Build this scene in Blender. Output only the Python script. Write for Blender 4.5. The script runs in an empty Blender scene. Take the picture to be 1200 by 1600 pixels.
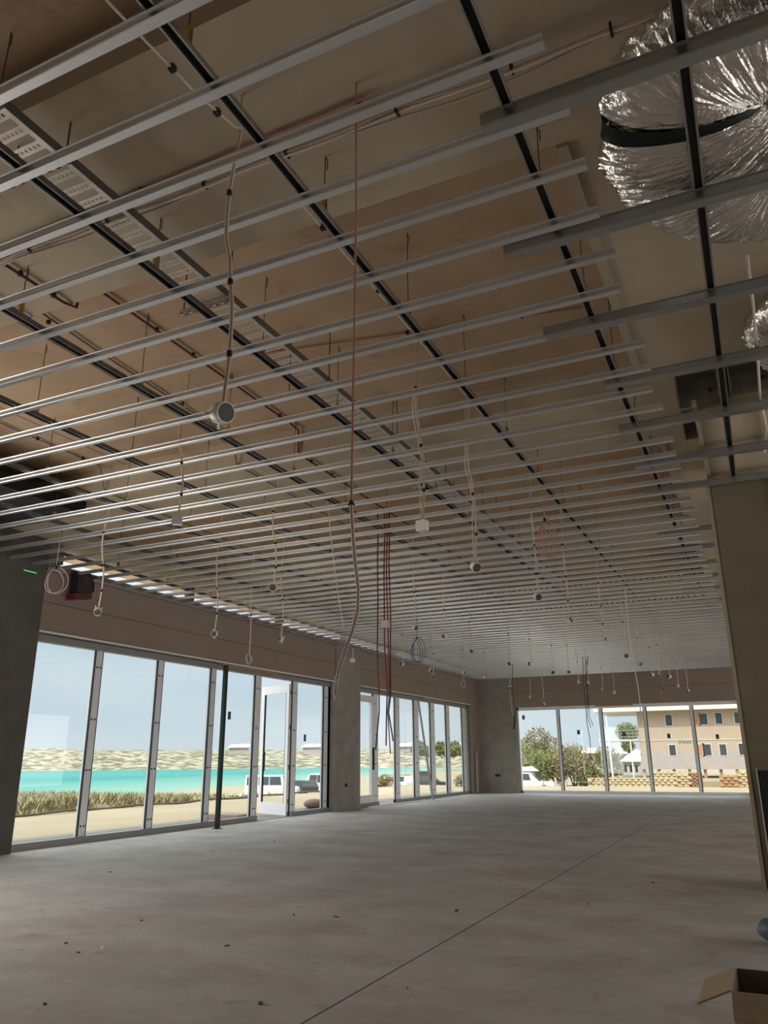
import bpy, math, random
from mathutils import Vector, Matrix, noise
random.seed(7)
C = bpy.context.scene.collection
PI = math.pi
# ------------------------------------------------------------------ camera
H = 1.25
F = 1207.6; PITCH, ROLL, YAW = 0.3086255, -0.00694774, 0.43954726
def basis():
    cy, sy, cp, sp, cr, sr = math.cos(YAW), math.sin(YAW), math.cos(PITCH), math.sin(PITCH), math.cos(ROLL), math.sin(ROLL)
    fw = Vector((-sy*cp, cy*cp, sp)); rt = Vector((cy, sy, 0)); up = rt.cross(fw)
    return rt*cr+up*sr, -rt*sr+up*cr, fw
RT, UP, FW = basis()
cam = bpy.data.cameras.new('camera'); co = bpy.data.objects.new('camera', cam); C.objects.link(co)
cam.sensor_fit = 'HORIZONTAL'; cam.sensor_width = 36; cam.lens = 36*F/1200; cam.clip_start = .05; cam.clip_end = 3000
co.matrix_world = Matrix(((RT.x, UP.x, -FW.x, 0), (RT.y, UP.y, -FW.y, 0), (RT.z, UP.z, -FW.z, H), (0, 0, 0, 1)))
bpy.context.scene.camera = co
def ray(x, y): return RT*(x-600)/F-UP*(y-800)/F+FW
def atz(x, y, z): d = ray(x, y); return d*((z-H)/d.z)+Vector((0, 0, H))
def atx(x, y, X): d = ray(x, y); return d*(X/d.x)+Vector((0, 0, H))
def aty(x, y, Y): d = ray(x, y); return d*(Y/d.y)+Vector((0, 0, H))
# ------------------------------------------------------------------ world, sun, lights, exposure
vs = bpy.context.scene.view_settings
vs.view_transform = 'Standard'; vs.look = 'None'; vs.gamma = 1; vs.use_curve_mapping = False; vs.exposure = 0.6
w = bpy.data.worlds.new('sky'); bpy.context.scene.world = w; w.use_nodes = True
nt = w.node_tree; nt.nodes.clear()
def N(t, **k):
    n = nt.nodes.new(t)
    for a, b in k.items(): setattr(n, a, b)
    return n
tc = N('ShaderNodeTexCoord'); sep = N('ShaderNodeSeparateXYZ'); nt.links.new(tc.outputs['Generated'], sep.inputs[0])
ramp = N('ShaderNodeValToRGB'); nt.links.new(sep.outputs[2], ramp.inputs[0])
e = ramp.color_ramp.elements
e[0].position = 0.0; e[0].color = (.48, .53, .57, 1); e[1].position = .5; e[1].color = (.74, .72, .68, 1)
q = e.new(.14); q.color = (.40, .49, .57, 1)
# sky brightness raised above the window heads, out of view, to light the room
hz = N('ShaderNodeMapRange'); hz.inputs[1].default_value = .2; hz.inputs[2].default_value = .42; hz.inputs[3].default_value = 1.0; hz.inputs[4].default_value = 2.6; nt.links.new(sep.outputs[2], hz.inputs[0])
mp = N('ShaderNodeMapping'); mp.inputs['Scale'].default_value = (1.2, 1.2, 6.5); nt.links.new(tc.outputs['Generated'], mp.inputs[0])
ns = N('ShaderNodeTexNoise'); ns.inputs['Scale'].default_value = 2.2; ns.inputs['Detail'].default_value = 7; nt.links.new(mp.outputs[0], ns.inputs[0])
cr = N('ShaderNodeValToRGB'); cr.color_ramp.elements[0].position = .42; cr.color_ramp.elements[1].position = .68; nt.links.new(ns.outputs[0], cr.inputs[0])
mx = N('ShaderNodeMix', data_type='RGBA'); nt.links.new(cr.outputs[0], mx.inputs[0]); nt.links.new(ramp.outputs[0], mx.inputs[6]); mx.inputs[7].default_value = (.53, .56, .59, 1)
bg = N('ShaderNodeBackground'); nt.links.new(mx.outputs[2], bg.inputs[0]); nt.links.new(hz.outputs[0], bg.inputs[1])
wo = N('ShaderNodeOutputWorld'); nt.links.new(bg.outputs[0], wo.inputs[0])
def lamp(name, kind, loc, direction, energy, color=(1, 1, 1), size=1, sy=None):
    l = bpy.data.lights.new(name, kind); l.energy = energy; l.color = color
    if kind == 'AREA':
        l.size = size
        if sy: l.shape = 'RECTANGLE'; l.size_y = sy
    o = bpy.data.objects.new(name, l); C.objects.link(o); o.location = loc
    o.rotation_euler = Vector(direction).to_track_quat('-Z', 'Y').to_euler(); return o
sun = lamp('sun', 'SUN', (0, 0, 60), (-.12, .62, -.78), 2.1, (1, .95, .86)); sun.data.angle = .02
# area lights added out of view to fill up the room's brightness
lamp('fill_right', 'AREA', (8.6, 15, 1.7), (-1, 0, 0), 430, (1, .97, .94), 24, 3.0)
lamp('fill_left', 'AREA', (-9.8, 4.9, 1.7), (1, .3, .05), 290, (1, .96, .9), 5.8, 3.0)
lamp('fill_behind', 'AREA', (-2, -6.6, 1.9), (0, 1, .1), 25, (1, .95, .88), 15, 3.0)
for nm, loc, d, sx, sy in (('window_portal_left', (-10.4, 17, 1.7), (1, 0, 0), 19, 3.3), ('window_portal_back', (-4.5, 29.75, 1.6), (0, -1, 0), 8, 3.2)):
    o = lamp(nm, 'AREA', loc, d, 1, size=sx, sy=sy); o.data.cycles.is_portal = True
# ------------------------------------------------------------------ helpers
class MB:
    def __init__(s): s.v = []; s.f = []; s.m = []; s.sm = []
    def add(s, vs, fs, mi=0, smooth=False):
        b = len(s.v); s.v += [tuple(x) for x in vs]
        for f in fs: s.f.append([b+i for i in f]); s.m.append(mi); s.sm.append(smooth)
        return s
    def box(s, x0, x1, y0, y1, z0, z1, mi=0):
        return s.add([(x0, y0, z0), (x1, y0, z0), (x1, y1, z0), (x0, y1, z0), (x0, y0, z1), (x1, y0, z1), (x1, y1, z1), (x0, y1, z1)],
                     [(0, 3, 2, 1), (4, 5, 6, 7), (0, 1, 5, 4), (1, 2, 6, 5), (2, 3, 7, 6), (3, 0, 4, 7)], mi)
    def obox(s, c, ax, ay, az, mi=0):
        c, ax, ay, az = map(Vector, (c, ax, ay, az))
        p = [c+ax*i+ay*j+az*k for k in (-1, 1) for i, j in ((-1, -1), (1, -1), (1, 1), (-1, 1))]
        return s.add(p, [(0, 3, 2, 1), (4, 5, 6, 7), (0, 1, 5, 4), (1, 2, 6, 5), (2, 3, 7, 6), (3, 0, 4, 7)], mi)
    def tube(s, pts, r, n=8, mi=0, closed=False, cap=True):
        pts = [Vector(p) for p in pts]; m = len(pts); rr = r if isinstance(r, (list, tuple)) else [r]*m
        up = None; rings = []
        for i, p in enumerate(pts):
            t = (pts[(i+1) % m]-pts[i-1]) if closed or 0 < i < m-1 else (pts[1]-pts[0] if i == 0 else pts[-1]-pts[-2])
            t = t.normalized() if t.length > 1e-9 else Vector((0, 0, 1))
            if up is None: up = t.orthogonal().normalized()
            up = (up-t*up.dot(t)); up = up.normalized() if up.length > 1e-6 else t.orthogonal().normalized()
            b = t.cross(up); rings.append([p+(up*math.cos(2*PI*k/n)+b*math.sin(2*PI*k/n))*rr[i] for k in range(n)])
        vs = [q for R_ in rings for q in R_]; fs = []
        for i in range(m if closed else m-1):
            j = (i+1) % m
            for k in range(n): fs.append((i*n+k, i*n+(k+1) % n, j*n+(k+1) % n, j*n+k))
        s.add(vs, fs, mi, True)
        if cap and not closed:
            s.add(rings[0], [tuple(range(n-1, -1, -1))], mi); s.add(rings[-1], [tuple(range(n))], mi)
        return s
    def cyl(s, a, b, r, n=12, mi=0, r2=None): return s.tube([a, b], [r, r if r2 is None else r2], n, mi)
    def prism(s, poly, a, b, axis='y', mi=0):
        # poly of 2d points; extruded along axis from a to b
        def P(u, v, t): return {'y': (u, t, v), 'x': (t, u, v), 'z': (u, v, t)}[axis]
        n = len(poly); vs = [P(u, v, a) for u, v in poly]+[P(u, v, b) for u, v in poly]
        fs = [tuple(range(n)), tuple(range(2*n-1, n-1, -1))]+[(i, n+i, n+(i+1) % n, (i+1) % n) for i in range(n)]
        return s.add(vs, fs, mi)
    def ball(s, c, r, n=10, mi=0, sc=(1, 1, 1)):
        c = Vector(c); vs = []; fs = []; h = n//2
        for i in range(h+1):
            for k in range(n):
                a = PI*i/h; b = 2*PI*k/n
                vs.append(c+Vector((math.sin(a)*math.cos(b)*sc[0], math.sin(a)*math.sin(b)*sc[1], math.cos(a)*sc[2]))*r)
        for i in range(h):
            for k in range(n): fs.append((i*n+k, (i+1)*n+k, (i+1)*n+(k+1) % n, i*n+(k+1) % n))
        return s.add(vs, fs, mi, True)
    def build(s, name, mats, parent=None, offset=None):
        me = bpy.data.meshes.new(name); 
        vv = s.v if offset is None else [(a-offset[0], b-offset[1], c-offset[2]) for a, b, c in s.v]
        me.from_pydata(vv, [], s.f); me.polygons.foreach_set('material_index', s.m); me.polygons.foreach_set('use_smooth', s.sm)
        for m in (mats if isinstance(mats, (list, tuple)) else [mats]): me.materials.append(m)
        me.update(); o = bpy.data.objects.new(name, me); C.objects.link(o)
        if parent is not None: o.parent = parent
        return o
def tag(o, label=None, cat=None, group=None, kind=None):
    if label: o['label'] = label
    if cat: o['category'] = cat
    if group: o['group'] = group
    if kind: o['kind'] = kind
    return o
def empty(name, loc=(0, 0, 0), rz=0, label=None, cat=None, group=None, kind=None):
    o = bpy.data.objects.new(name, None); C.objects.link(o); o.location = loc; o.rotation_euler = (0, 0, rz); o.empty_display_size = .1
    return tag(o, label, cat, group, kind)
def copy_tree(o, parent=None):
    c = o.copy(); C.objects.link(c)
    if parent is not None: c.parent = parent
    for ch in [x for x in bpy.data.objects if x.parent == o]: copy_tree(ch, c)
    return c
ORD = ['first', 'second', 'third', 'fourth', 'fifth', 'sixth', 'seventh', 'eighth', 'ninth', 'tenth', 'eleventh', 'twelfth', 'thirteenth', 'fourteenth', 'fifteenth', 'sixteenth', 'seventeenth', 'eighteenth', 'nineteenth']
TENS = {2: 'twent', 3: 'thirt', 4: 'fort', 5: 'fift', 6: 'sixt', 7: 'sevent'}
def ordn(i):
    if i <= 19: return ORD[i-1]
    t, u = divmod(i, 10)
    return TENS[t]+'ieth' if u == 0 else TENS[t]+'y-'+ORD[u-1]
# ------------------------------------------------------------------ materials
def mat(name, col, rough=.7, metal=0., col2=None, scale=6., detail=6., bump=0., bscale=40., stretch=(1, 1, 1), lo=.35, hi=.65, spec=.5, extra=None):
    m = bpy.data.materials.new(name); m.use_nodes = True; t = m.node_tree; b = t.nodes['Principled BSDF']
    b.inputs['Base Color'].default_value = (*col, 1); b.inputs['Roughness'].default_value = rough; b.inputs['Metallic'].default_value = metal
    b.inputs['Specular IOR Level'].default_value = spec
    if col2 or bump:
        g = t.nodes.new('ShaderNodeNewGeometry'); mpn = t.nodes.new('ShaderNodeMapping'); mpn.inputs['Scale'].default_value = stretch
        t.links.new(g.outputs['Position'], mpn.inputs[0])
    if col2:
        n = t.nodes.new('ShaderNodeTexNoise'); n.inputs['Scale'].default_value = scale; n.inputs['Detail'].default_value = detail; n.inputs['Roughness'].default_value = .6
        t.links.new(mpn.outputs[0], n.inputs[0])
        r = t.nodes.new('ShaderNodeValToRGB'); r.color_ramp.elements[0].position = lo; r.color_ramp.elements[1].position = hi
        r.color_ramp.elements[0].color = (*col, 1); r.color_ramp.elements[1].color = (*col2, 1)
        t.links.new(n.outputs[0], r.inputs[0]); t.links.new(r.outputs[0], b.inputs['Base Color'])
        m['ramp'] = r.name
    if bump:
        n2 = t.nodes.new('ShaderNodeTexNoise'); n2.inputs['Scale'].default_value = bscale; n2.inputs['Detail'].default_value = 5
        t.links.new(mpn.outputs[0], n2.inputs[0]); bp = t.nodes.new('ShaderNodeBump'); bp.inputs['Strength'].default_value = bump; bp.inputs['Distance'].default_value = .02
        t.links.new(n2.outputs[0], bp.inputs['Height']); t.links.new(bp.outputs[0], b.inputs['Normal'])
    return m
def overlay(m, expr_nodes):
    """multiply base colour by a mask built by expr_nodes(tree, position separate xyz) -> socket (0 = mark, 1 = clean)"""
    t = m.node_tree; b = t.nodes['Principled BSDF']; g = t.nodes.new('ShaderNodeNewGeometry'); s = t.nodes.new('ShaderNodeSeparateXYZ'); t.links.new(g.outputs['Position'], s.inputs[0])
    mask, colr = expr_nodes(t, s, g)
    mixn = t.nodes.new('ShaderNodeMix'); mixn.data_type = 'RGBA'; t.links.new(mask, mixn.inputs[0])
    src = b.inputs['Base Color'].links[0].from_socket if b.inputs['Base Color'].links else None
    if src: t.links.new(src, mixn.inputs[6])
    else: mixn.inputs[6].default_value = b.inputs['Base Color'].default_value
    mixn.inputs[7].default_value = (*colr, 1); t.links.new(mixn.outputs[2], b.inputs['Base Color'])
def mth(t, op, a, b_=None):
    n = t.nodes.new('ShaderNodeMath'); n.operation = op
    for i, v in enumerate((a, b_)):
        if v is None: continue
        if isinstance(v, (int, float)): n.inputs[i].default_value = v
        else: t.links.new(v, n.inputs[i])
    return n.outputs[0]
def line_mark(axis, pos, wid, colr):
    def f(t, s, g):
        d = mth(t, 'ABSOLUTE', mth(t, 'SUBTRACT', s.outputs[axis], pos)); return mth(t, 'LESS_THAN', d, wid), colr
    return f
def noise_mark(scale, thr, colr, stretch=(1, 1, 1), hi=.08, amt=1.0):
    def f(t, s, g):
        mpn = t.nodes.new('ShaderNodeMapping'); mpn.inputs['Scale'].default_value = stretch; t.links.new(g.outputs['Position'], mpn.inputs[0])
        n = t.nodes.new('ShaderNodeTexNoise'); n.inputs['Scale'].default_value = scale; n.inputs['Detail'].default_value = 8; n.inputs['Roughness'].default_value = .65; t.links.new(mpn.outputs[0], n.inputs[0])
        r = t.nodes.new('ShaderNodeMapRange'); r.inputs[1].default_value = thr; r.inputs[2].default_value = thr+hi; r.inputs[4].default_value = amt; t.links.new(n.outputs[0], r.inputs[0])
        return r.outputs[0], colr
    return f
M = {}
M['floor'] = mat('floor_concrete', (.42, .40, .385), .75, 0, (.60, .585, .57), 1.1, 8, .15, 30, (1, 1.2, 1), .3, .7, .3)
overlay(M['floor'], noise_mark(1.3, .52, (.40, .325, .285), (1, 1.1, 1), .2, .7))
overlay(M['floor'], noise_mark(4.5, .58, (.27, .225, .195), (1, 1.1, 1), .14, .65))
overlay(M['floor'], noise_mark(3.1, .57, (.76, .74, .72), (.8, 1.3, 1), .16, .35))
overlay(M['floor'], line_mark(0, -2.265, .006, (.05, .04, .035)))
overlay(M['floor'], line_mark(1, 15.4, .008, (.14, .12, .10)))
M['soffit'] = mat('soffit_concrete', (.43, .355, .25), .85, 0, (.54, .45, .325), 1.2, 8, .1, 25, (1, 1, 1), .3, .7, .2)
overlay(M['soffit'], noise_mark(2.2, .6, (.33, .25, .175), (1, 1, 1), .15, .6))
M['deck'] = mat('form_ply_deck', (.40, .27, .165), .8, 0, (.50, .36, .235), .9, 8, .08, 20, (1, 1, 1), .3, .7, .2)
overlay(M['deck'], noise_mark(3.0, .58, (.32, .20, .12), (1, 1, 1), .15, .7))
for xx in (-5.4, -7.0, -8.6): overlay(M['deck'], line_mark(0, xx, .008, (.10, .065, .04)))
M['plaster'] = mat('board_wall', (.31, .24, .20), .85, 0, (.335, .265, .22), .8, 5, .05, 60, spec=.2)
overlay(M['plaster'], line_mark(2, 3.62, .006, (.12, .095, .08)))
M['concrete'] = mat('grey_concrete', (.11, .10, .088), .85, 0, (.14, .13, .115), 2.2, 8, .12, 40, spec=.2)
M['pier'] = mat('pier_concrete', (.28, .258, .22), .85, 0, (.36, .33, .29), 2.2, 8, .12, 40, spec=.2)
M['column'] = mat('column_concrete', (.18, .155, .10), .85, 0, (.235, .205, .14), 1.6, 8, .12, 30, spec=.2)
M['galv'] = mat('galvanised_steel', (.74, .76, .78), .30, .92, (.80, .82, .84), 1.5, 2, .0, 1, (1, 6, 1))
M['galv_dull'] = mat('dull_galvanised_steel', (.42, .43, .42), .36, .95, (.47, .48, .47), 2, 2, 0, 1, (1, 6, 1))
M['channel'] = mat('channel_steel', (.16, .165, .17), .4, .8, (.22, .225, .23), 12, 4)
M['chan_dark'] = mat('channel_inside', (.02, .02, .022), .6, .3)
M['brass'] = mat('yellow_zinc', (.62, .45, .14), .35, .9)
M['rod'] = mat('hanger_wire', (.13, .105, .075), .5, .6)
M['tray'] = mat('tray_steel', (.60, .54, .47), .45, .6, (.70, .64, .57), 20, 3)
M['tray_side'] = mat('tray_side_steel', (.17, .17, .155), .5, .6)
M['foil'] = mat('aluminium_foil', (.86, .83, .78), .16, 1.0, None, bump=.35, bscale=55)
M['strap'] = mat('green_black_strap', (.004, .010, .007), .45, spec=.25)
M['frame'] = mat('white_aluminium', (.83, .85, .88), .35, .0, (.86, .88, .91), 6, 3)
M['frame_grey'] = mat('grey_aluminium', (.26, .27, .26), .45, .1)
M['gasket'] = mat('black_gasket', (.012, .012, .014), .6)
M['darkpost'] = mat('dark_green_steel', (.012, .028, .026), .35, .3)
M['beige'] = mat('beige_cable', (.74, .62, .46), .6)
M['white_cable'] = mat('white_cable', (.78, .70, .60), .6)
M['pink'] = mat('pink_orange_cable', (.50, .24, .17), .6)
M['pinkgrey'] = mat('pink_grey_conduit', (.60, .43, .36), .55)
M['red'] = mat('red_conduit', (.15, .01, .012), .45)
M['black'] = mat('black_plastic', (.012, .011, .012), .5)
M['blue'] = mat('blue_cable', (.03, .07, .17), .5)
M['box'] = mat('junction_box_plastic', (.80, .76, .70), .4)
M['box_in'] = mat('junction_box_inside', (.10, .085, .07), .6)
M['card'] = mat('cardboard', (.38, .28, .185), .85, 0, (.43, .325, .22), 14, 4, .2, 60, (1, 8, 1))
M['card_out'] = mat('white_printed_card', (.42, .42, .42), .7, 0, (.46, .455, .45), 4, 3)
M['card_dark'] = mat('cardboard_inside', (.16, .12, .085), .9)
M['redtool'] = mat('red_plastic', (.12, .008, .012), .4)
M['timber'] = mat('raw_timber', (.36, .21, .11), .7, 0, (.44, .28, .16), 10, 4, 0, 1, (1, 1, 8))
M['bluebag'] = mat('blue_grey_plastic', (.10, .13, .17), .5, 0, (.15, .18, .22), 8, 4, .4, 20)
M['sticker'] = mat('grey_sticker', (.09, .09, .09), .8)
M['steelplate'] = mat('dark_steel_plate', (.20, .185, .155), .6, .1, (.28, .265, .225), 5, 6)
M['void'] = mat('dark_duct_board', (.012, .012, .013), .8)
M['eave'] = mat('eave_lining', (.85, .64, .44), .7, 0, (.90, .72, .52), 2, 3)
M['debris'] = mat('dark_offcut', (.10, .085, .07), .8)
M['strip'] = mat('pale_edge_bead', (.40, .34, .25), .7)
M['pvc'] = mat('grey_pvc', (.42, .42, .42), .5)
def glassmat():
    m = bpy.data.materials.new('window_glass'); m.use_nodes = True; t = m.node_tree; t.nodes.clear()
    tr = t.nodes.new('ShaderNodeBsdfTransparent'); tr.inputs[0].default_value = (.93, .965, .96, 1)
    gl = t.nodes.new('ShaderNodeBsdfGlossy'); gl.inputs['Roughness'].default_value = .02
    lw = t.nodes.new('ShaderNodeLayerWeight'); lw.inputs[0].default_value = .5
    p5 = t.nodes.new('ShaderNodeMath'); p5.operation = 'POWER'; p5.inputs[1].default_value = 5; t.links.new(lw.outputs['Facing'], p5.inputs[0])
    fr = t.nodes.new('ShaderNodeMath'); fr.operation = 'MULTIPLY_ADD'; fr.inputs[1].default_value = .45; fr.inputs[2].default_value = .025; t.links.new(p5.outputs[0], fr.inputs[0])
    mx_ = t.nodes.new('ShaderNodeMixShader'); o = t.nodes.new('ShaderNodeOutputMaterial')
    t.links.new(fr.outputs[0], mx_.inputs[0]); t.links.new(tr.outputs[0], mx_.inputs[1]); t.links.new(gl.outputs[0], mx_.inputs[2]); t.links.new(mx_.outputs[0], o.inputs[0]); return m
M['glass'] = glassmat()
# ------------------------------------------------------------------ room shell
XW = -9.85; YB = 29.4; WZ = 4.24; HEAD = 3.15
def S(name, mb, m): return tag(mb.build(name, m), kind='structure')
S('floor', MB().box(-10.25, 9, -7, YB+.3, -.25, 0), M['floor'])
A0, A1, B0, B1, E1 = 8.47, 17.95, 19.35, 28.55, YB+.3
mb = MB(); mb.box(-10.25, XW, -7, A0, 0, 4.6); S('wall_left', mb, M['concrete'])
mb = MB(); mb.box(-10.25, XW-.03, A0, A1, HEAD, WZ); mb.box(-10.25, XW-.03, B0, B1+.02, HEAD, WZ); mb.box(-10.25, XW-.03, B1+.02, YB, 0, WZ)
S('wall_left_bulkhead', mb, M['plaster'])
mb = MB(); mb.box(-10.25, XW, A1, B0, 0, WZ); S('trim_1', mb, M['pier'])
BX0, BX1, BH = -8.38, -.62, 3.05
mb = MB(); mb.box(-10.25, BX0, YB, E1, 0, 4.9, 1); mb.box(BX0, BX1, YB, E1, BH, 4.9, 0); mb.box(BX1, 9, YB, E1, 0, 4.9, 1)
S('wall_back', mb, [M['plaster'], M['pier']])
S('wall_right', MB().box(9, 9.3, -7, E1, 0, 4.9), M['concrete'])
S('wall_behind', MB().box(-10.25, 9.3, -7.3, -7, 0, 4.9), M['concrete'])
mb = MB(); mb.box(-9.4, 9.3, -7.3, E1, 4.9, 5.2, 1)
Y = -2.67
while Y < YB:
    mb.box(-9.4, -.56, max(Y, -7), min(Y+1.49, YB), 4.6, 4.9, 0); Y += 4.85
mb.box(-.56, 9.3, -7.3, YB, 4.6, 4.9, 0)
mb.box(-10.3, -9.4, -7.3, E1, 4.6, 5.2, 0)
S('ceiling', mb, [M['soffit'], M['deck']])
S('trim_2', MB().box(-10.85, -10.3, -7.3, E1, 4.62, 4.9), M['eave'])
S('trim_9', MB().box(XW-.03, XW-.012, A0, A1, HEAD-.004, HEAD+.022).box(XW-.03, XW-.012, B0, B1, HEAD-.004, HEAD+.022), M['frame'])
S('trim_3', MB().box(XW, XW+.03, 8.47, YB, 4.11, 4.16), M['galv_dull'])      # wall angle
mb = MB()
for y0, y1 in ((3.68, 6.62), (8.55, 11.5), (13.4, 16.3)): mb.box(-.62, -.555, y0, y1, 4.575, 4.6)
S('trim_4', mb, M['strip'])
# sealed first metres of the slot above the left wall + blocks between
mb = MB(); mb.box(-10.25, -10.0, -7, 8.9, 4.3, 4.6)
y = 12.2
while y < 29: mb.box(-10.2, -10.1, y, y+.18, 4.3, 4.6); y += 3.3
S('trim_5', mb, M['steelplate'])
# right column with the beam above and the edge beads
CX, CY = -.185, 9.15
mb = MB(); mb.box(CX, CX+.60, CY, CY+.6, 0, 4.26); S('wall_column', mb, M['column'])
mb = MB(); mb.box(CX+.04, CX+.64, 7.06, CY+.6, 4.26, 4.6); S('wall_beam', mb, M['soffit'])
mb = MB(); mb.box(CX-.03, CX+.005, CY-.012, CY+.03, 0, 4.26); mb.box(CX+.0, CX+.04, 6.85, CY, 4.235, 4.275); S('trim_6', mb, M['strip'])
mb = MB(); mb.box(CX+.60, CX+.66, CY-.02, CY+.2, 0, 4.5); S('trim_7', mb, M['channel'])
# steel brackets bolted at the end of the beam
def bracket(x0, x1, y0, z0, z1, label):
    e_ = empty('steel_bracket', ((x0+x1)/2, y0, z0), label=label, cat='bracket', group='steel brackets at the beam end')
    ox = ((x0+x1)/2, y0, z0)
    MB().box(x0, x1, y0+.0, y0+.012, z0, z1).box(x0, x1, y0-.22, y0, z1-.012, z1).box(x0, x0+.012, y0-.22, y0, z0, z1).box(x1-.012, x1, y0-.22, y0, z0, z1).build('plate', M['steelplate'], e_, ox)
    for k in (.25, .78):
        bx_ = x0+(x1-x0)*k; bz = z0+(z1-z0)*.45
        MB().cyl((bx_, y0-.03, bz), (bx_, y0, bz), .017, 6).build('bolt', M['redtool'] if k > .5 else M['steelplate'], e_, ox)
bracket(-.30, .06, 7.04, 4.30, 4.59, 'dark steel angle bracket left of the pale ceiling channel at beam end')
bracket(.14, .50, 7.04, 4.34, 4.59, 'dark steel angle bracket right of the pale ceiling channel at beam end')
bracket(-.32, -.16, 8.0, 4.36, 4.59, 'small grey steel bracket beside the pale edge bead, behind the larger ones')
# ------------------------------------------------------------------ shopfront windows
GX = -10.07
def window(name, label, spans, doors, y0, y1, head, axis='y', marks=()):
    """spans: mullion centre positions; axis y: wall left at X=GX, axis x: back wall."""
    root = empty(name, kind='structure', label=label)
    def B(mbx, a0, a1, d0, d1, z0, z1, mi=0):
        if axis == 'y': mbx.box(GX+d0, GX+d1, a0, a1, z0, z1, mi)
        else: mbx.box(a0, a1, YB+.17-d1, YB+.17-d0, z0, z1, mi)
        return mbx
    fr = MB(); B(fr, y0, y1, -.06, .06, head-.11, head)
    segs = [];
    s0 = y0
    for d0, d1 in doors: segs.append((s0, d0)); s0 = d1
    segs.append((s0, y1))
    for a, b in segs: B(fr, a, b, -.06, .06, 0, .10)
    for d0, d1 in doors: B(fr, d0, d1, -.06, .06, 0, .015)
    B(fr, y0, y0+.05, -.06, .06, 0, head); B(fr, y1-.05, y1, -.06, .06, 0, head)
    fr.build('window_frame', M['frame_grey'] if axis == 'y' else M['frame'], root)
    for c, wd in spans:
        mm = MB(); B(mm, c-wd/2, c+wd/2, -.06, .022, .0, head-.1, 0)
        B(mm, c-wd/2-.012, c-wd/2, -.02, .02, .0, head-.1, 1); B(mm, c+wd/2, c+wd/2+.03, -.02, .012, .0, head-.1, 1)
        mu = mm.build('mullion', [M['frame'], M['gasket']], root)
        if axis == 'y':
            sc = MB()
            for z in (.25, 1.1, 1.9, 2.75):
                for dy in (-.035, .035): sc.cyl((GX+.02, c+dy, z), (GX+.03, c+dy, z), .016, 8)
            sc.build('screw', M['gasket'], mu)
    edges = [y0+.05]+[c for c, _ in spans]+[y1-.05]
    for i, (a, b) in enumerate(zip(edges[:-1], edges[1:])):
        if any(a-.1 < (d0+d1)/2 < b+.1 and not (b < (d0+d1)/2 or a > (d0+d1)/2) for d0, d1 in doors): continue
        g = MB(); B(g, a+.03, b-.03, -.004, .004, .1, head-.06); pane = g.build('pane', M['glass'], root)
        for mx_, my_ in marks:
            q = atx(mx_, my_, GX) if axis == 'y' else aty(mx_, my_, YB+.17)
            c, z = (q.y if axis == 'y' else q.x), q.z
            if a < c < b: g = MB(); B(g, c-.05, c+.05, .005, .008, z-.08, z+.08); g.build('sticker', M['sticker'], pane)
    return root
window('window_1', 'tall white framed shopfront glazing nearest the camera, with an open door',
       [(9.95+.0, .14), (11.5, .14), (13.1, .14), (14.72, .20), (16.28, .20), (17.80, .20)], [(14.82, 16.18)], A0-.02, A1+.05, 3.14, 'y', [(358, 1118), (476, 1153)])
window('window_2', 'farther white framed shopfront glazing with a doorway, left wall',
       [(20.70, .30), (22.22, .30), (23.70, .36), (25.1, .36), (26.55, .32), (28.2, .30)], [(20.85, 22.07)], B0-.02, B1, 3.14)
window('window_3', 'wide five-pane window in the far back wall', [(-6.83, .09), (-5.27, .10), (-3.73, .09), (-2.17, .09)], [], BX0+.02, BX1-.02, 3.05, 'x', [(818, 1121), (904, 1144), (975, 1147), (1045, 1150), (1121, 1151)])
# timber packers lying along the heads
for nm, a, b in (('packing_timber', 13.2, 15.3), ('packing_timber', 24.0, 26.0)):
    tag(MB().box(XW-.16, XW-.05, a, b, HEAD-.045, HEAD-.001).build(nm, M['timber']), 'brown timber packer fixed under the wall edge above the %s' % ('nearer shopfront window' if a < 20 else 'farther shopfront window'), 'timber')
tag(MB().box(-5.4, -4.1, YB+.02, YB+.1, BH-.05, BH-.001).build('packing_timber', M['timber']), 'brown timber packer fixed above the far back window', 'timber')
# open glazed door of the first shopfront
def glazed_door(name, hinge, ang, wd, label, closer=True):
    root = empty(name, (hinge[0], hinge[1], 0.02), ang, label=label, kind='structure')
    st = .11; hh = 2.95
    MB().box(0, st, -.022, .022, 0, hh).box(wd-st, wd, -.022, .022, 0, hh).box(st, wd-st, -.022, .022, 0, .26).box(st, wd-st, -.022, .022, hh-.2, hh).build('door_leaf', M['frame'], root)
    MB().box(st, wd-st, -.004, .004, .26, hh-.2).build('pane', M['glass'], root)
    MB().box(st, st+.012, -.024, .024, .26, hh-.2).box(wd-st-.012, wd-st, -.024, .024, .26, hh-.2).build('gasket', M['gasket'], root)
    if closer: MB().box(.12, .40, -.075, -.022, hh-.13, hh-.06).build('door_closer', M['galv'], root)
    for z in (.25, 1.0, 1.9, 2.7): MB().cyl((-.01, -.03, z), (-.01, -.03, z+.1), .014, 8).build('hinge', M['gasket'], root)
    h_ = MB().tube([(wd-.055, -.02, .95), (wd-.055, -.075, .97), (wd-.055, -.075, 1.4), (wd-.055, -.02, 1.42)], .013, 8); h_.build('door_handle', M['gasket'], root)
    return root
glazed_door('door_1', (-10.12, 16.16), PI+.0-.42, 1.18, 'white framed glazed door standing open in the nearer shopfront')
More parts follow.
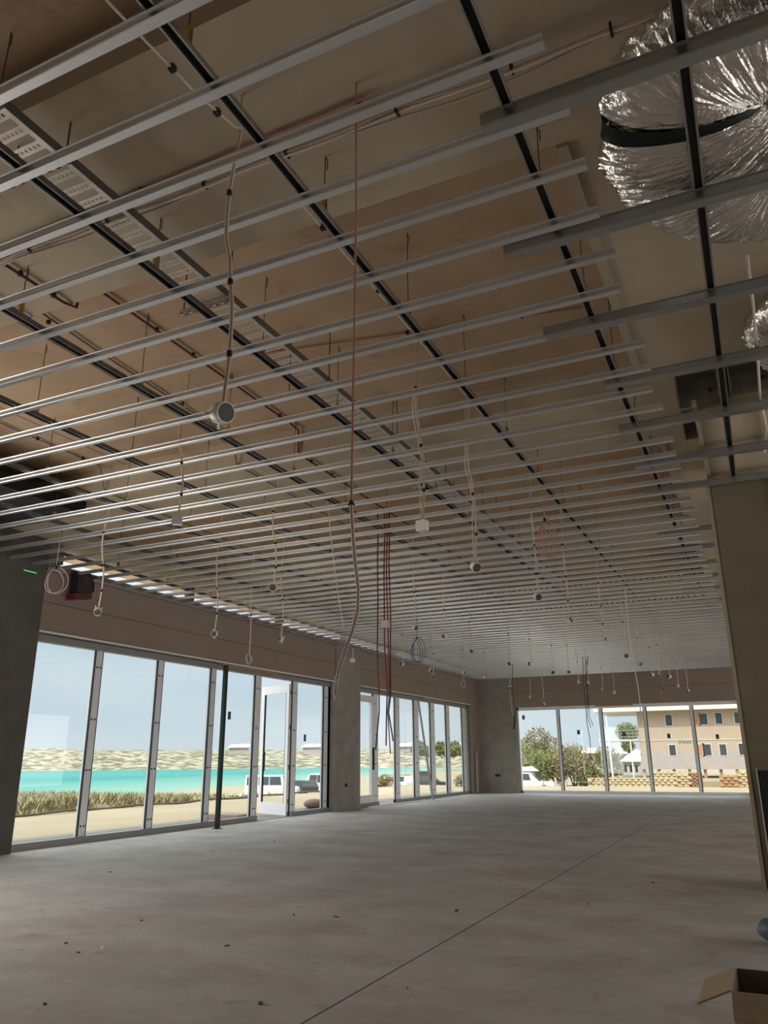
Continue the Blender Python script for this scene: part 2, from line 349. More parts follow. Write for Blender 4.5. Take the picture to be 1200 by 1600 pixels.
def fixed_door():
    root = empty('door_2', (GX, 20.50, .1), -PI/2, label='white framed glazed door leaf, closed, beside the doorway of the farther shopfront', kind='structure')
    wd, st, hh = 1.02, .13, 2.85
    MB().box(0, st, -.02, .06, 0, hh).box(wd-st, wd, -.02, .06, 0, hh).box(st, wd-st, -.02, .06, 0, .2).box(st, wd-st, -.02, .06, hh-.18, hh).build('door_leaf', M['frame'], root)
    MB().box(.05, .08, .06, .11, .85, 1.45).build('door_handle', M['gasket'], root)
fixed_door()
# ------------------------------------------------------------------ suspended ceiling grid
Z0 = 4.125
def profile_rail(poly, th, a, b, axis):
    """thin bent sheet section, closed to a solid"""
    n = len(poly); inner = []
    for i in range(n):
        p = Vector(poly[i]); t = Vector(poly[min(i+1, n-1)])-Vector(poly[max(i-1, 0)]); t.normalize(); inner.append((p.x-t.y*th, p.y+t.x*th))
    mb = MB()
    for i in range(n-1):
        quad = [poly[i], poly[i+1], inner[i+1], inner[i]]; mb.prism(quad, a, b, axis)
    return mb
hat = [(-.0365, .042), (-.0365, .040), (-.028, .038), (-.026, .005), (-.022, 0), (.020, 0), (.024, .004), (.026, .036), (.034, .040)]
def batten(x0, x1, y, z, sc, m, label, group):
    poly = [(u*sc, v*sc) for u, v in hat]
    o = profile_rail(poly, .0016, x0, x1, 'x').build('ceiling_batten', m); o.location = (0, y, z)
    return tag(o, label, 'ceiling batten', group)
k = 0; yy = 1.783
while yy < YB-.15:
    xr = -.42+random.uniform(-.03, .03)
    if k == 0: lab = 'galvanised ceiling batten nearest the camera, crossing the top left corner'
    else: lab = 'galvanised ceiling batten of the long left row, %s from the camera' % ordn(k+1)
    dz = random.uniform(-.0015, .0015)
    batten(XW+.01, xr, yy, Z0+dz, 1.0, M['galv'], lab, 'long ceiling battens from the left wall')
    k += 1; yy = 1.783+.4*k+random.uniform(-.006, .006)
rb = [(-.83, 2.90), (-1.02, 3.90), (-1.04, 4.94), (-.79, 5.93), (-.83, 6.93), (-.84, 7.95), (-.86, 8.90), (-.95, 10.8), (-.9, 11.8), (-.95, 12.85), (-.9, 13.9), (-1.0, 15.0), (-.9, 16.2), (-.95, 17.4), (-.9, 18.6), (-1.0, 19.8)]
for i, (x0, y) in enumerate(rb):
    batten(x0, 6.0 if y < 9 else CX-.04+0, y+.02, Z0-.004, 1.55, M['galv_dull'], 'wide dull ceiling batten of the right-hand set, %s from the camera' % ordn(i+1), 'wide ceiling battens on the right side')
chan = [(-.024, .0), (-.019, -.002), (-.019, .036), (.019, .036), (.019, -.002), (.024, 0)]
CHX = [.082, -.69, -1.86, -3.08, -4.28, -5.48, -6.68, -7.88, -9.08]
for i, x in enumerate(CHX):
    y1 = 9.0 if i == 0 else YB-.02
    o = empty('ceiling_channel', (x, 0, Z0+.046), label='dark steel ceiling channel running down the room, %s from the right' % ordn(i+1), cat='ceiling channel', group='dark channels above the battens')
    lips = MB()
    for s in (-1, 1):
        lips.box(s*.024-.005, s*.024+.005, -.5, y1, -.003, .002)
        lips.box(s*.0215-.0015, s*.0215+.0015, -.5, y1, .002, .038)
    lips.box(-.02, .02, -.5, y1, .036, .038)
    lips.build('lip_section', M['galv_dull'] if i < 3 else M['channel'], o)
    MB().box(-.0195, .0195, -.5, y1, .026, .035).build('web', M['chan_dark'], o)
def soffit_z(x, y):
    if x > -.56: return 4.6
    return 4.6 if ((y+2.67) % 4.85) < 1.49 else 4.9
# hangers: wire with a hook and a yellow clip, one tree per stand
def hanger(x, y, lab):
    zt = soffit_z(x, y); r = empty('ceiling_hanger', (x, y, Z0+.085), label=lab, cat='hanger', group='wire hangers holding the ceiling channels')
    hgt = zt-(Z0+.085)
    MB().tube([(0, 0, 0), (.0, 0, hgt*.5), (.004, 0, hgt-.002)], .0035, 6).tube([(.016, 0, hgt-.10), (.018, 0, hgt-.03), (.0, 0, hgt-.01)], .0035, 6).build('wire', M['rod'], r)
    MB().box(-.012, .012, -.016, -.012, .0, .10).box(-.012, .012, .012, .016, .0, .10).box(-.012, .012, -.016, .016, .097, .10).build('clip', M['brass'], r)
for i, x in enumerate(CHX):
    n = 0; y = 1.98 if i != 1 else 2.3
    while y < (9 if i == 0 else 17.5):
        hanger(x, y, 'thin wire hanger on the %s dark ceiling channel from the right, %s from the camera' % (ordn(i+1), ordn(n+1)))
        n += 1; y += 1.2
# ------------------------------------------------------------------ cable trays
def tray(y0, y1, x0, x1, z, label, along='y', supports=()):
    L = y1-y0; r = empty('cable_tray', (x0 if along == 'y' else y0, y0 if along == 'y' else x0, z), label=label, cat='cable tray')
    W = x1-x0; bed = MB(); side = MB()
    def bx(m_, u0, u1, v0, v1, a, b):
        if along == 'y': m_.box(u0, u1, v0, v1, a, b)
        else: m_.box(v0, v1, u0, u1, a, b)
    per = .112; t = .002
    bx(bed, 0, .035, 0, L, 0, t); bx(bed, W-.03, W, 0, L, 0, t)
    n = int(L/per)
    for i in range(n):
        v = i*per
        bx(bed, .03, W-.03, v, v+.020, 0, t); bx(bed, .03, W-.03, v+.040, v+.06, 0, t)
        for j in range(9):
            u = .035+j*(W-.07)/8; bx(bed, u-.007, u+.007, v+.02, v+.04, 0, t)
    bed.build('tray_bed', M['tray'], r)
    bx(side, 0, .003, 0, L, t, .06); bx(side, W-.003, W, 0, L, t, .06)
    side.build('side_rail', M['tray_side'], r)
    return r
tray(1.98, 14.7, -3.335, -3.02, 4.375, 'perforated steel cable tray running down the room under the slab, left of centre')
for i, y in enumerate((2.35, 3.83, 5.27, 6.7, 8.1, 9.5, 10.9, 12.3, 13.7)):
    r = empty('tray_support', (-3.18, y, 4.33), label='slotted strut with two threaded rods under the long cable tray, %s from the camera' % ordn(i+1), cat='tray support', group='struts under the long cable tray')
    m_ = MB().box(-.24, .21, -.02, -.018, 0, .035).box(-.24, .21, .018, .02, 0, .035)
    for j in range(7):
        u = -.24+j*.07; m_.box(u, u+.03, -.018, .018, 0, .002)
    m_.box(-.24, .21, -.02, -.012, 0, .002).box(-.24, .21, .012, .02, 0, .002).build('strut', M['tray'], r)
    zt = soffit_z(-3.2, y)
    for s in (-.22, .185): MB().cyl((s, 0, .0), (s, 0, zt-4.33), .005, 6).build('threaded_rod', M['rod'], r)
tray(-9.3, -.9, 14.95, 15.25, 4.45, 'bright perforated cable tray crossing the far ceiling, nearer of two', 'x')
tray(-9.3, -.9, 17.1, 17.4, 4.45, 'bright perforated cable tray crossing the far ceiling, farther of two', 'x')
# ------------------------------------------------------------------ conduits and cables on the soffit
def cable(name, pts, r, m, label, cat, group=None, n=6, clips=None, clipmat=None):
    o = MB().tube(pts, r, n); p0 = Vector(pts[0]); root = empty(name, p0, label=label, cat=cat, group=group) if clips else None
    if root is None:
        ob = o.build(name, m, None, p0); ob.location = p0; return tag(ob, label, cat, group)
    o.build('conduit' if 'conduit' in name else 'cable', m, root, p0)
    for c in clips:
        MB().box(c[0]-.014, c[0]+.014, c[1]-.014, c[1]+.014, c[2]-.012, c[2]+.02).build('clip', clipmat or M['black'], root, p0)
    return root
X = -4.375
cable('red_conduit', [(X, 2.9, 4.575), (X, 3.60, 4.575), (X, 3.72, 4.60), (X, 3.74, 4.87), (X, 3.9, 4.875), (X, 6.85, 4.875), (X, 7.0, 4.86), (X, 7.01, 4.6), (X, 7.08, 4.575), (X, 9.0, 4.572), (X, 14.0, 4.57)], .012, M['red'],
      'dark red conduit running down the room under the slab, left of the tray', 'conduit', clips=[(X, y, 4.575) for y in (3.2, 3.5, 7.3, 7.8)]+[(X, y, 4.875) for y in (4.2, 4.6, 5.1, 5.6, 6.2, 6.6)])
X = -5.12
cable('grey_conduit', [(-4.75, 2.9, 4.575), (-4.80, 3.66, 4.58), (-5.05, 3.74, 4.88), (X, 4.6, 4.88), (X-.1, 6.9, 4.88), (X-.1, 7.0, 4.6), (X-.1, 7.1, 4.58), (X-.15, 14, 4.575)], .009, M['channel'],
      'thin grey conduit running beside the dark red conduit', 'conduit', clips=[(X-.02, y, 4.88) for y in (4.1, 4.7, 5.3, 5.9, 6.5)])
cable('grey_conduit', [(-7.3, 3.9, 4.88), (-7.3, 6.9, 4.88), (-7.3, 7.0, 4.6), (-7.3, 7.1, 4.575), (-7.3, 12, 4.575)], .009, M['channel'], 'thin grey conduit farthest left under the slab', 'conduit', clips=[(-7.3, y, 4.88) for y in (4.5, 5.2, 5.9, 6.6)])
cable('pink_conduit', [(-9.2, 2.95, 4.575), (-4.2, 2.93, 4.575), (-1.45, 2.88, 4.575)], .010, M['pink'], 'pinkish copper conduit running across the soffit near the camera', 'conduit', clips=[(x, 2.92, 4.575) for x in (-3.0, -2.55, -1.95, -1.5)])
cable('pink_conduit', [(-3.9, 5.35, 4.88), (-.9, 5.9, 4.88)], .008, M['pink'], 'pinkish conduit across the brown deck bay', 'conduit', clips=[(x, 5.35+(x+3.9)*.183, 4.88) for x in (-2.4, -1.9, -1.4)])
# bundle of white cables sagging between ties
r = empty('cable_bundle', (-3.1, 2.96, 4.5), label='bundle of pale cables tied in a long run across the near ceiling', cat='cables')
bp = []
for i in range(69):
    x = -8.5+i*.125; sag = .018*abs(math.sin((x+.3)*PI/.95)); bp.append((x, 2.965, 4.50-sag))
for j, (dy, dz) in enumerate(((-.012, 0), (.0, -.008), (.012, 0), (0, .01), (.022, -.006))):
    MB().tube([(p[0]+3.1, p[1]+dy*(1+.8*math.sin(p[0]*3+j))-2.96, p[2]+dz-4.5-(.02*math.sin(p[0]*2.3+j) if j > 2 else 0)) for p in bp], .0085, 6).build('cable', M['white_cable'] if j % 2 else M['pinkgrey'], r)
for x in (-3.98, -3.3, -2.55, -1.98, -1.3, -.68, -.2): MB().box(x+3.1-.006, x+3.1+.006, -.022, .03, -.025, .02).build('cable_tie', M['black'], r)
# cable along the third channel
cable('white_cable', [(-2.12, 1.5, 4.33), (-2.08, 2.0, 4.32), (-2.05, 2.3, 4.31), (-2.02, 2.55, 4.33), (-1.99, 2.68, 4.42)], .006, M['white_cable'], 'pale cable clipped left of the third dark channel near the top edge', 'cable', clips=[(-2.07, 2.12, 4.315), (-2.04, 2.42, 4.315)])
cable('white_cable', [(-2.0, 2.95, 4.45), (-1.955, 3.1, 4.24), (-1.93, 3.5, 4.21), (-1.91, 4.6, 4.20), (-1.91, 6.9, 4.21)], .006, M['white_cable'], 'pale cable running along the third dark channel over the middle of the room', 'cable', clips=[(-1.935, 3.3, 4.215), (-1.91, 4.0, 4.205)])
for j, (a, b, c, d) in enumerate(((-6.5, 5.2, 3.6, 5.9), (-5.6, 8.9, -3.5, 9.3))):
    pass
# ------------------------------------------------------------------ hanging cables with junction boxes
def jbox_round(root, z, s=1.0, tilt=(0.5, .6), lugs=True):
    R_ = .047*s; ax = Vector((math.cos(tilt[0])*math.cos(tilt[1]), math.sin(tilt[0])*math.cos(tilt[1]), math.sin(tilt[1])))
    c = Vector((0, 0, z)); a = c-ax*.03*s; b = c+ax*.03*s
    o = MB().tube([a, a+ax*.004, b-ax*.004, b], [R_*.93, R_, R_, R_*.95], 20); o.tube([b-ax*.002, b+ax*.004], [R_*1.0, R_*1.0], 20)
    o.build('junction_box', M['box'], root)
    MB().cyl(b+ax*.0045, b+ax*.006, R_*.88, 20).build('cover_plate', M['box_in'], root)
    u = ax.orthogonal().normalized(); v = ax.cross(u)
    if not lugs: return
    for t_ in (0.6, 2.7, 4.3):
        d = u*math.cos(t_)+v*math.sin(t_); MB().obox(a+d*R_*1.15, d*.016*s, ax.cross(d)*.006*s, ax*.003*s).build('fixing_lug', M['box'], root)
    MB().tube([a+u*R_, a+u*R_*1.3-Vector((0, 0, .02)), a+v*R_*.8-Vector((0, 0, R_*1.1))], .003*s, 5).build('wire_tail', M['white_cable'], root)
def jbox_square(root, z, s=1.0, rz=.4):
    h = .042*s; c, sn = math.cos(rz), math.sin(rz)
    MB().obox((0, 0, z), (c*h, sn*h, 0), (-sn*h*.7, c*h*.7, 0), (0, 0, h)).build('junction_box', M['box'], root)
    MB().obox((sn*h*.72, -c*h*.72, z), (c*h*1.05, sn*h*1.05, 0), (-sn*.003, c*.003, 0), (0, 0, h*1.05)).build('cover_plate', M['box'], root)
def pendant(px, py, z, label, kind='r', s=1.0, ties=(.35, .62), double=False, ztop=4.56, wig=.012):
    p = atz(px, py, z); r = empty('hanging_junction_box', (p.x, p.y, 0), label=label, cat='junction box', group='junction boxes hanging on pale cables')
    rnd = random.Random(int(px*7+py)); n = 14
    zt = soffit_z(p.x, p.y)-.001
    pts = []
    for i in range(n+1):
        t = i/n; zz = z+.045*s+(zt-z-.045*s)*t
        a = math.sin(t*PI)*wig
        pts.append((a*math.sin(t*7+rnd.random()), a*math.cos(t*5), zz))
    c = MB().tube(pts, .0052, 6); c.tube([(q[0]+.009, q[1]+.003, q[2]) for q in pts], .0052, 6)
    if double: c.tube([(q[0]-.012-.02*math.sin(i/n*PI*3)**2, q[1], q[2]) for i, q in enumerate(pts)], .0052, 6)
    c.build('cable', M['beige'], r)
    for t in ties:
        q = pts[int(t*n)]; MB().cyl((q[0]+.004, q[1], q[2]-.014), (q[0]+.004, q[1], q[2]+.014), .0135, 8).build('tape', M['black'], r)
    tl = (rnd.uniform(-2.6, .2), rnd.uniform(-.7, .3))
    if kind == 'r': jbox_round(r, z, s, tl, len(ties) > 1)
    elif kind == 's': jbox_square(r, z, s, rnd.uniform(-.5, .8))
    elif kind == 'loop':
        for j in range(3):
            lp = [((.045+.008*j)*math.sin(2*PI*i/20), .02*math.sin(i+j), z-(.10+.01*j)*(1-math.cos(2*PI*i/20))*.8+.05) for i in range(20)]
            MB().tube(lp, .004, 6, closed=True).build('cable_loop', M['pink'] if s > 1 else M['beige'], r)
    return r
PD = [
 (346, 645, 2.76, 'r', 'large round white junction box nearest the camera, on a long beige cable'),
 (277, 813, 3.38, 's', 'white junction box hanging at left centre above the nearer shopfront header'),
 (427, 918, 3.17, 'r', 'round white junction box hanging low left of the thick pink conduit'),
 (153, 955, 3.03, 'r', 'open white junction box hanging beside the laser level over the first window'),
 (335, 990, 3.05, 'r', 'white junction box hanging in front of header above the third window pane'),
 (439, 998, 3.15, 'r', 'white junction box hanging in front of header above the open door'),
 (660, 822, 3.03, 's', 'square white junction box on doubled beige cable near picture centre'),
 (743, 885, 2.97, 'r', 'round white junction box on a twisted beige cable right of centre'),
 (840, 932, 3.15, 'r', 'round junction box on a pale cable, level with the near cross tray'),
 (889, 970, 3.14, 'r', 'round junction box hanging just below the two bright cross trays'),
 (943, 998, 3.14, 'r', 'round junction box hanging next right below the two cross trays'),
 (551, 1032, 3.2, 's', 'square junction box hanging in front of the concrete pier between shopfronts'),
 (648, 980, 3.33, 'r', 'junction box hanging right above the blue cable coil'),
 (695, 993, 3.37, 'r', 'junction box hanging to the right of the blue cable coil'),
 (735, 1018, 3.3, 'r', 'junction box hanging two places right of the blue cable coil'),
 (628, 1037, 3.2, 'r', 'junction box hanging between the long red cables and the blue coil'),
 (673, 1047, 3.2, 'r', 'upper of two close junction boxes right below the blue coil'),
 (677, 1057, 3.15, 'r', 'lower of two close junction boxes right below the blue coil'),
 (724, 1050, 3.2, 'r', 'upper of two close junction boxes near the far left corner'),
 (724, 1067, 3.1, 'loop', 'small looped cable end under the box near the far left corner'),
 (757, 1056, 3.3, 'r', 'junction box hanging over the far left corner of the room'),
 (797, 1036, 3.2, 'r', 'junction box above the left edge of the far window, highest'),
 (829, 1037, 3.2, 'r', 'junction box just right of highest one above the far window left edge'),
 (797, 1074, 3.1, 'r', 'junction box above the left jamb of the far window, on red cable'),
 (829, 1089, 3.1, 'r', 'low junction box in front of the wall over the far window first pane'),
 (849, 1094, 3.1, 'r', 'upper of a pair of boxes over the far window first pane'),
 (850, 1100, 3.0, 'r', 'lower of a pair of boxes over the far window first pane'),
 (864, 1050, 3.2, 'r', 'junction box at ceiling edge over the far window first mullion'),
 (888, 1050, 3.2, 'r', 'junction box at ceiling edge over the far window second pane'),
 (904, 1065, 3.2, 'r', 'junction box immediately left of the far red cables'),
 (919, 1066, 3.2, 'r', 'junction box immediately right of the far red cables'),
 (942, 1077, 3.2, 'r', 'junction box over the second mullion of the far window'),
 (960, 1082, 3.2, 's', 'square junction box over the third pane of the far window'),
 (978, 1024, 3.14, 'r', 'dark-faced open junction box beside the long white hanging cable'),
 (999, 1037, 3.14, 'r', 'junction box right of the dark-faced open one'),
 (1019, 1054, 3.14, 'r', 'left of two close boxes over the far window fourth pane'),
 (1031, 1051, 3.14, 'r', 'right of two close boxes over the far window fourth pane'),
 (1046, 1057, 3.14, 'r', 'junction box just right of the pink cable coil over the back window'),
 (1060, 1072, 3.14, 'r', 'second box from the right over the back window'),
 (1075, 1079, 3.14, 'r', 'rightmost junction box, over the last pane of the back window'),
 (389, 1026, 2.95, 'loop', 'beige looped cable tail in front of header over the fourth window pane'),
]
for i, (px, py, z, kd, lab) in enumerate(PD):
    pendant(px, py, z, lab, kd, 1.0 if i != 0 else 1.05, ties=(.2, .42, .68) if i < 12 else (.4,), double=(i in (6, 7)), wig=.03 if i < 8 else .012)
def coil(px, py, z, label, m, rx, rz, n=3, ztop=4.3, name='cable_coil', turns=0):
    p = atz(px, py, z); ztop = soffit_z(p.x, p.y)-.001; r = empty(name, (p.x, p.y, 0), label=label, cat='cable coil')
    a = math.atan2(p.y, p.x); ux, uy = -math.sin(a), math.cos(a)
    MB().tube([(0, 0, z+rz), (.01, 0, (z+ztop)/2), (0, 0, ztop)], .0055, 6).build('cable', m, r)
    for j in range(n):
        k1 = 1-.12*j; ph = (j-1)*.012
        lp = [((rx*k1*math.sin(t)+ph*3)*ux+.02*math.cos(2*t+j)*uy, (rx*k1*math.sin(t)+ph*3)*uy, z+rz*k1*math.cos(t)*(1 if math.cos(t) < 0 else 1.15)-.015*j) for t in [2*PI*i/28 for i in range(28)]]
        MB().tube(lp, .0062, 6, closed=True).build('cable_loop', m, r)
    MB().cyl((0, 0, z+rz-.0), (0, 0, z+rz+.05), .016, 8).build('tape', M['black'], r)
coil(85, 908, 3.58, 'pinkish cable coiled in a loop hanging left of the laser level', M['pinkgrey'], .13, .17, 2)
coil(853, 843, 3.62, 'salmon coloured cable coil hanging from the ceiling right of centre', M['pink'], .075, .21, 3, 4.5)
coil(652, 1017, 3.45, 'dark blue cable coil hanging near the far end of the left wall', M['blue'], .13, .25, 3)
coil(1038, 1086, 2.95, 'pink cable coil hanging above the fourth pane of the back window', M['pink'], .10, .15, 3)
# long hanging cables
def hang_bundle(name, base, cables, label, cat):
    r = empty(name, (base[0], base[1], 0), label=label, cat=cat)
    for pts, rad, m in cables: MB().tube([(x, y, z) for x, y, z in pts], rad, 6).build('cable', m, r)
    return r
cs = []
for j, (dx, zt, ze) in enumerate(((-.09, 4.5, 1.35), (.0, 4.5, 1.4), (.03, 4.5, 1.30), (.055, 4.5, 1.45))):
    tw = .04 if j in (1, 2) else .02
    mid = [(dx+tw*math.sin(i*.5+j)*.5*(i/14), .02*j+.01*math.sin(i), zt-(zt-2.0)*i/14) for i in range(15)]
    cs.append((mid, .009, M['red'])); e0 = mid[-1]
    cs.append(([e0, (e0[0]-.01*j, e0[1], 1.8), (e0[0]+(-.05, -.02, .01, .03)[j], e0[1], ze)], .009, M['black'] if j != 2 else M['pvc']))
r = hang_bundle('red_cable_drop', (-4.24, 9.0), cs, 'group of long red cables with black tails hanging by the second shopfront doorway', 'cables')
MB().box(-.03, .06, -.03, .06, 2.85, 2.95).build('tape', M['pinkgrey'], r)
def atd(x, y, d): return ray(x, y)*d+Vector((0, 0, H))
b1 = Vector((-4.62, 24.4, 0)); D1 = (b1+Vector((0, 0, 3-H))).dot(FW)
def rel(pts, b, d): return [tuple(atd(x, y, d)-b) for x, y in pts]
top = atd(912, 1020, D1)-b1
cs = [([(top.x-.03, top.y, 4.895), (top.x-.03, top.y, 4.2)]+rel([(911, 1060), (915, 1100)], b1, D1), .012, M['red']),
      (rel([(915, 1100), (917, 1130), (921, 1150), (923, 1172), (922, 1184), (918, 1190), (918, 1197), (922, 1200), (927, 1198), (929, 1192), (926, 1186), (922, 1185)], b1, D1), .011, M['black']),
      (rel([(926, 1199), (929, 1208), (929, 1218), (923, 1225), (905, 1227), (885, 1228)], b1, D1), .011, M['black']),
      ([(top.x+.05, top.y, 4.895), (top.x+.05, top.y, 4.2)]+rel([(915, 1060), (920, 1100)], b1, D1), .012, M['red']), (rel([(920, 1100), (921, 1120), (927, 1134)], b1, D1), .010, M['black']),
      ([(top.x+.12, top.y, 4.895), (top.x+.12, top.y, 4.2)]+rel([(917, 1060), (918, 1100)], b1, D1), .012, M['red']), (rel([(918, 1100), (918, 1120), (923, 1137)], b1, D1), .010, M['black'])]
hang_bundle('red_cable_drop', (b1.x, b1.y), cs, 'group of far red cables with a black looped tail in front of the back window', 'cables')
p = atz(797, 1034, 4.2)
cs = [([(dx+.02*math.sin(i), 0, 4.5-2.0*i/8) for i in range(9)], .011, M['red'] if j else M['beige']) for j, dx in enumerate((-.04, .05))]
cs.append(([(.05, 0, 2.5), (.04, 0, 2.3), (.0, 0, 2.1)], .03, M['black']))
hang_bundle('red_cable_drop', (p.x, p.y), cs, 'red and beige cable pair hanging at the left jamb of the back window', 'cables')
p = atz(972, 905, 4.3)
cs = [([(.02*math.sin(i*.7)+(.08*i/14), 0, 4.5-(4.5-1.78)*i/14) for i in range(15)], .008, M['white_cable'])]
hang_bundle('white_cable_drop', (p.x, p.y), cs, 'long single white cable hanging in front of the back window third pane', 'cable')
p = atz(520-8, 790, 4.3)
hang_bundle('thin_cable_drop', (p.x, p.y), [([(0, 0, 4.4), (.05, 0, 3.9), (.14, 0, 3.3), (.24, 0, 2.75)], .006, M['beige'])], 'thin slanting beige cable between the pink conduit and the red cables', 'cable')
p = atz(752, 1100, 3.0)
# pink hanging conduit in front of the room
b0 = Vector((-1.46, 2.80, 0)); D = 3.30
def atd(x, y, d): return ray(x, y)*d+Vector((0, 0, H))
r = empty('hanging_conduit', b0, label='long pinkish conduit hanging from the near ceiling with its frayed end curling left', cat='conduit')
MB().tube([(0, 0, 4.6), (.004, 0, 3.8), tuple(atd(549, 785, D)-b0)], .0055, 6).build('cable', M['pink'], r)
pts = [tuple(atd(x, y, D)-b0) for x, y in ((549, 785), (551, 830), (554, 870), (560, 920), (559, 955), (551, 985), (541, 1012), (532, 1040), (527, 1060))]
MB().tube(pts, .0085, 8).build('conduit', M['pinkgrey'], r)
MB().tube([tuple(atd(x, y, D)-b0) for x, y in ((528, 1050), (524, 1062), (521, 1080), (523, 1092))], .004, 6).tube([tuple(atd(x, y, D)-b0) for x, y in ((530, 1052), (528, 1068), (525, 1086), (519, 1078))], .003, 6).build('wire_tail', M['white_cable'], r)
q = atd(549, 785, D)-b0; MB().cyl(q+Vector((0, 0, -.012)), q+Vector((0, 0, .012)), .017, 8, r2=.004).build('tape', M['black'], r)
# ------------------------------------------------------------------ insulated flexible ducts
def duct(name, path, ry, rz, label, strap_t=None, NS=700, NR=120, seed=0, grow=0.0):
    """path: control points of the centre line; foil wrinkles are real displacement"""
    pts = [Vector(p) for p in path]
    def cat(t):
        t *= len(pts)-1; i = min(int(t), len(pts)-2); f = t-i
        p0, p1, p2, p3 = pts[max(i-1, 0)], pts[i], pts[i+1], pts[min(i+2, len(pts)-1)]
        return .5*((2*p1)+(p2-p0)*f+(2*p0-5*p1+4*p2-p3)*f*f+(3*p1-p0-3*p2+p3)*f**3)
    root = empty(name, pts[0], label=label, cat='duct', group='silver insulated flexible ducts')
    vs = []; fs = []
    def ringpt(t, k, extra=0.):
        c = cat(t); d = (cat(min(t+.004, 1))-cat(max(t-.004, 0))).normalized(); side = d.cross(Vector((0, 0, 1))).normalized(); up = side.cross(d)
        a = 2*PI*k/NR; ca, sa = math.cos(a), math.sin(a)
        q = Vector((ca*1.6, sa*1.6, t*45+seed)); wr = noise.noise(q)*.014
        q2 = Vector((ca*2.6+seed, sa*2.6, t*150)); wr += noise.noise(q2)*.015
        q3 = Vector((ca*5, sa*5+seed, t*300)); wr += noise.noise(q3)*.011
        wr -= abs(math.sin(t*NS*.20+noise.noise(Vector((ca*1.5, sa*1.5, t*6)))*5))*.010
        pin = 0
        if strap_t: pin = -.05*math.exp(-((t-strap_t)/.03)**2)
        k1 = 1+(wr+pin)*3.2 if not extra else 1+pin*3.2+extra
        return c+side*ca*ry*(1+grow*t)*k1+up*sa*rz*k1-pts[0]
    for i in range(NS+1):
        for k in range(NR): vs.append(ringpt(i/NS, k))
    for i in range(NS):
        for k in range(NR): fs.append((i*NR+k, i*NR+(k+1) % NR, (i+1)*NR+(k+1) % NR, (i+1)*NR+k))
    MB().add(vs, fs, 0, True).build('foil_sleeve', M['foil'], root)
    if strap_t:
        vs = [ringpt(strap_t+dt, k, .05) for dt in (-.017, -.015, .015, .017) for k in range(NR)]
        fs = [(i*NR+k, i*NR+(k+1) % NR, (i+1)*NR+(k+1) % NR, (i+1)*NR+k) for i in range(3) for k in range(NR)]
        MB().add(vs, fs, 0, True).build('strap', M['strap'], root)
    return root
ZC = 4.425
duct('flexible_duct', [(1.6, 3.10, ZC), (.95, 3.14, ZC), (.45, 3.18, ZC), (.14, 3.32, ZC), (.04, 3.60, ZC), (.08, 3.88, ZC), (.25, 4.22, ZC), (.6, 4.38, ZC), (1.6, 4.42, ZC)], .385, .172, 'large silver foil duct bent in a U with a dark strap, top right', strap_t=.47, grow=.25)
duct('flexible_duct', [(1.5, 5.75, ZC), (.95, 5.78, ZC), (.62, 5.9, ZC), (.55, 6.2, ZC), (.75, 6.7, ZC), (1.4, 7.0, ZC)], .27, .17, 'smaller silver foil duct bend at the right edge, below the large one', NS=300, NR=90, seed=9)
duct('flexible_duct', [(1.3, 10.4, 4.4), (.85, 10.5, 4.4), (.62, 11.2, 4.4), (.62, 13.5, 4.4)], .22, .16, 'silver foil duct seen behind the right column', NS=220, NR=60, seed=19)
tag(MB().box(-9.39, -7.9, 4.8, 7.3, 4.42, 4.599).build('duct_box', M['void']), 'black duct box filling the shaded zone under the slab at left, above the pinkish cable coil', 'duct box')  # added where ducts hang; its black also stands in for the shade there
tag(MB().box(.47, 1.3, 7.6, 8.8, 4.35, 4.599).build('duct_box', M['void']), 'black lined duct box beside the beam at right', 'duct box')
cable('white_cable', [(.33, 4.98, 4.42), (.34, 5.4, 4.26), (.36, 6.3, 4.235), (.37, 7.0, 4.235), (.42, 7.7, 4.235), (.40, 8.4, 4.24)], .010, M['white_cable'], 'pale cable trailing past the ducts at the right edge', 'cable', clips=[(.355, 6.0, 4.235), (.385, 7.2, 4.235)])
# ------------------------------------------------------------------ loose things in the room
r = empty('steel_post', (-9.62, 12.92, 0), label='dark green steel post standing inside the nearer shopfront', cat='post')
MB().box(-.035, .035, -.04, .04, .012, 3.06).build('shaft', M['darkpost'], r); MB().box(-.07, .07, -.07, .07, 0, .012).build('base_plate', M['darkpost'], r)
a = Vector((-9.82, 23.35, 2.98)); b = Vector((-9.62, 23.9, .02))
tag(MB().cyl(a, b, .035, 10).build('leaning_prop', M['pvc']), 'grey pole leaning against the farther shopfront mullion', 'pole')
tag(MB().box(-9.73, -9.68, 19.55, 23.5, .0, .035).build('white_angle', M['frame']), 'long white aluminium angle lying on floor by the farther shopfront', 'metal angle')
tag(MB().obox((-9.78, 28.75, .72), (.012, 0, 0), (0, .05, 0), (0, .02, .70)).build('grey_offcut_panel', M['pvc']), 'narrow grey panel strip leaning in the far left corner', 'panel')
# sockets
for i, (x, y, z, ax, lab) in enumerate(((XW, 18.55, .60, 'x', 'black wall outlet low on the concrete pier between shopfronts'), (-9.2, YB, .62, 'y', 'black wall outlet low on the back wall left of the window'))):
    r = empty('wall_outlet', (x, y, z), label=lab, cat='outlet')
    if ax == 'x': MB().box(0, .012, -.06, .06, -.045, .045).build('face_plate', M['black'], r); MB().box(.012, .03, -.02, .02, -.02, .02).build('socket', M['black'], r)
    else: MB().box(-.10, .10, -.012, 0, -.045, .045).build('face_plate', M['black'], r); MB().box(-.02, .02, -.03, -.012, -.02, .02).build('socket', M['black'], r)
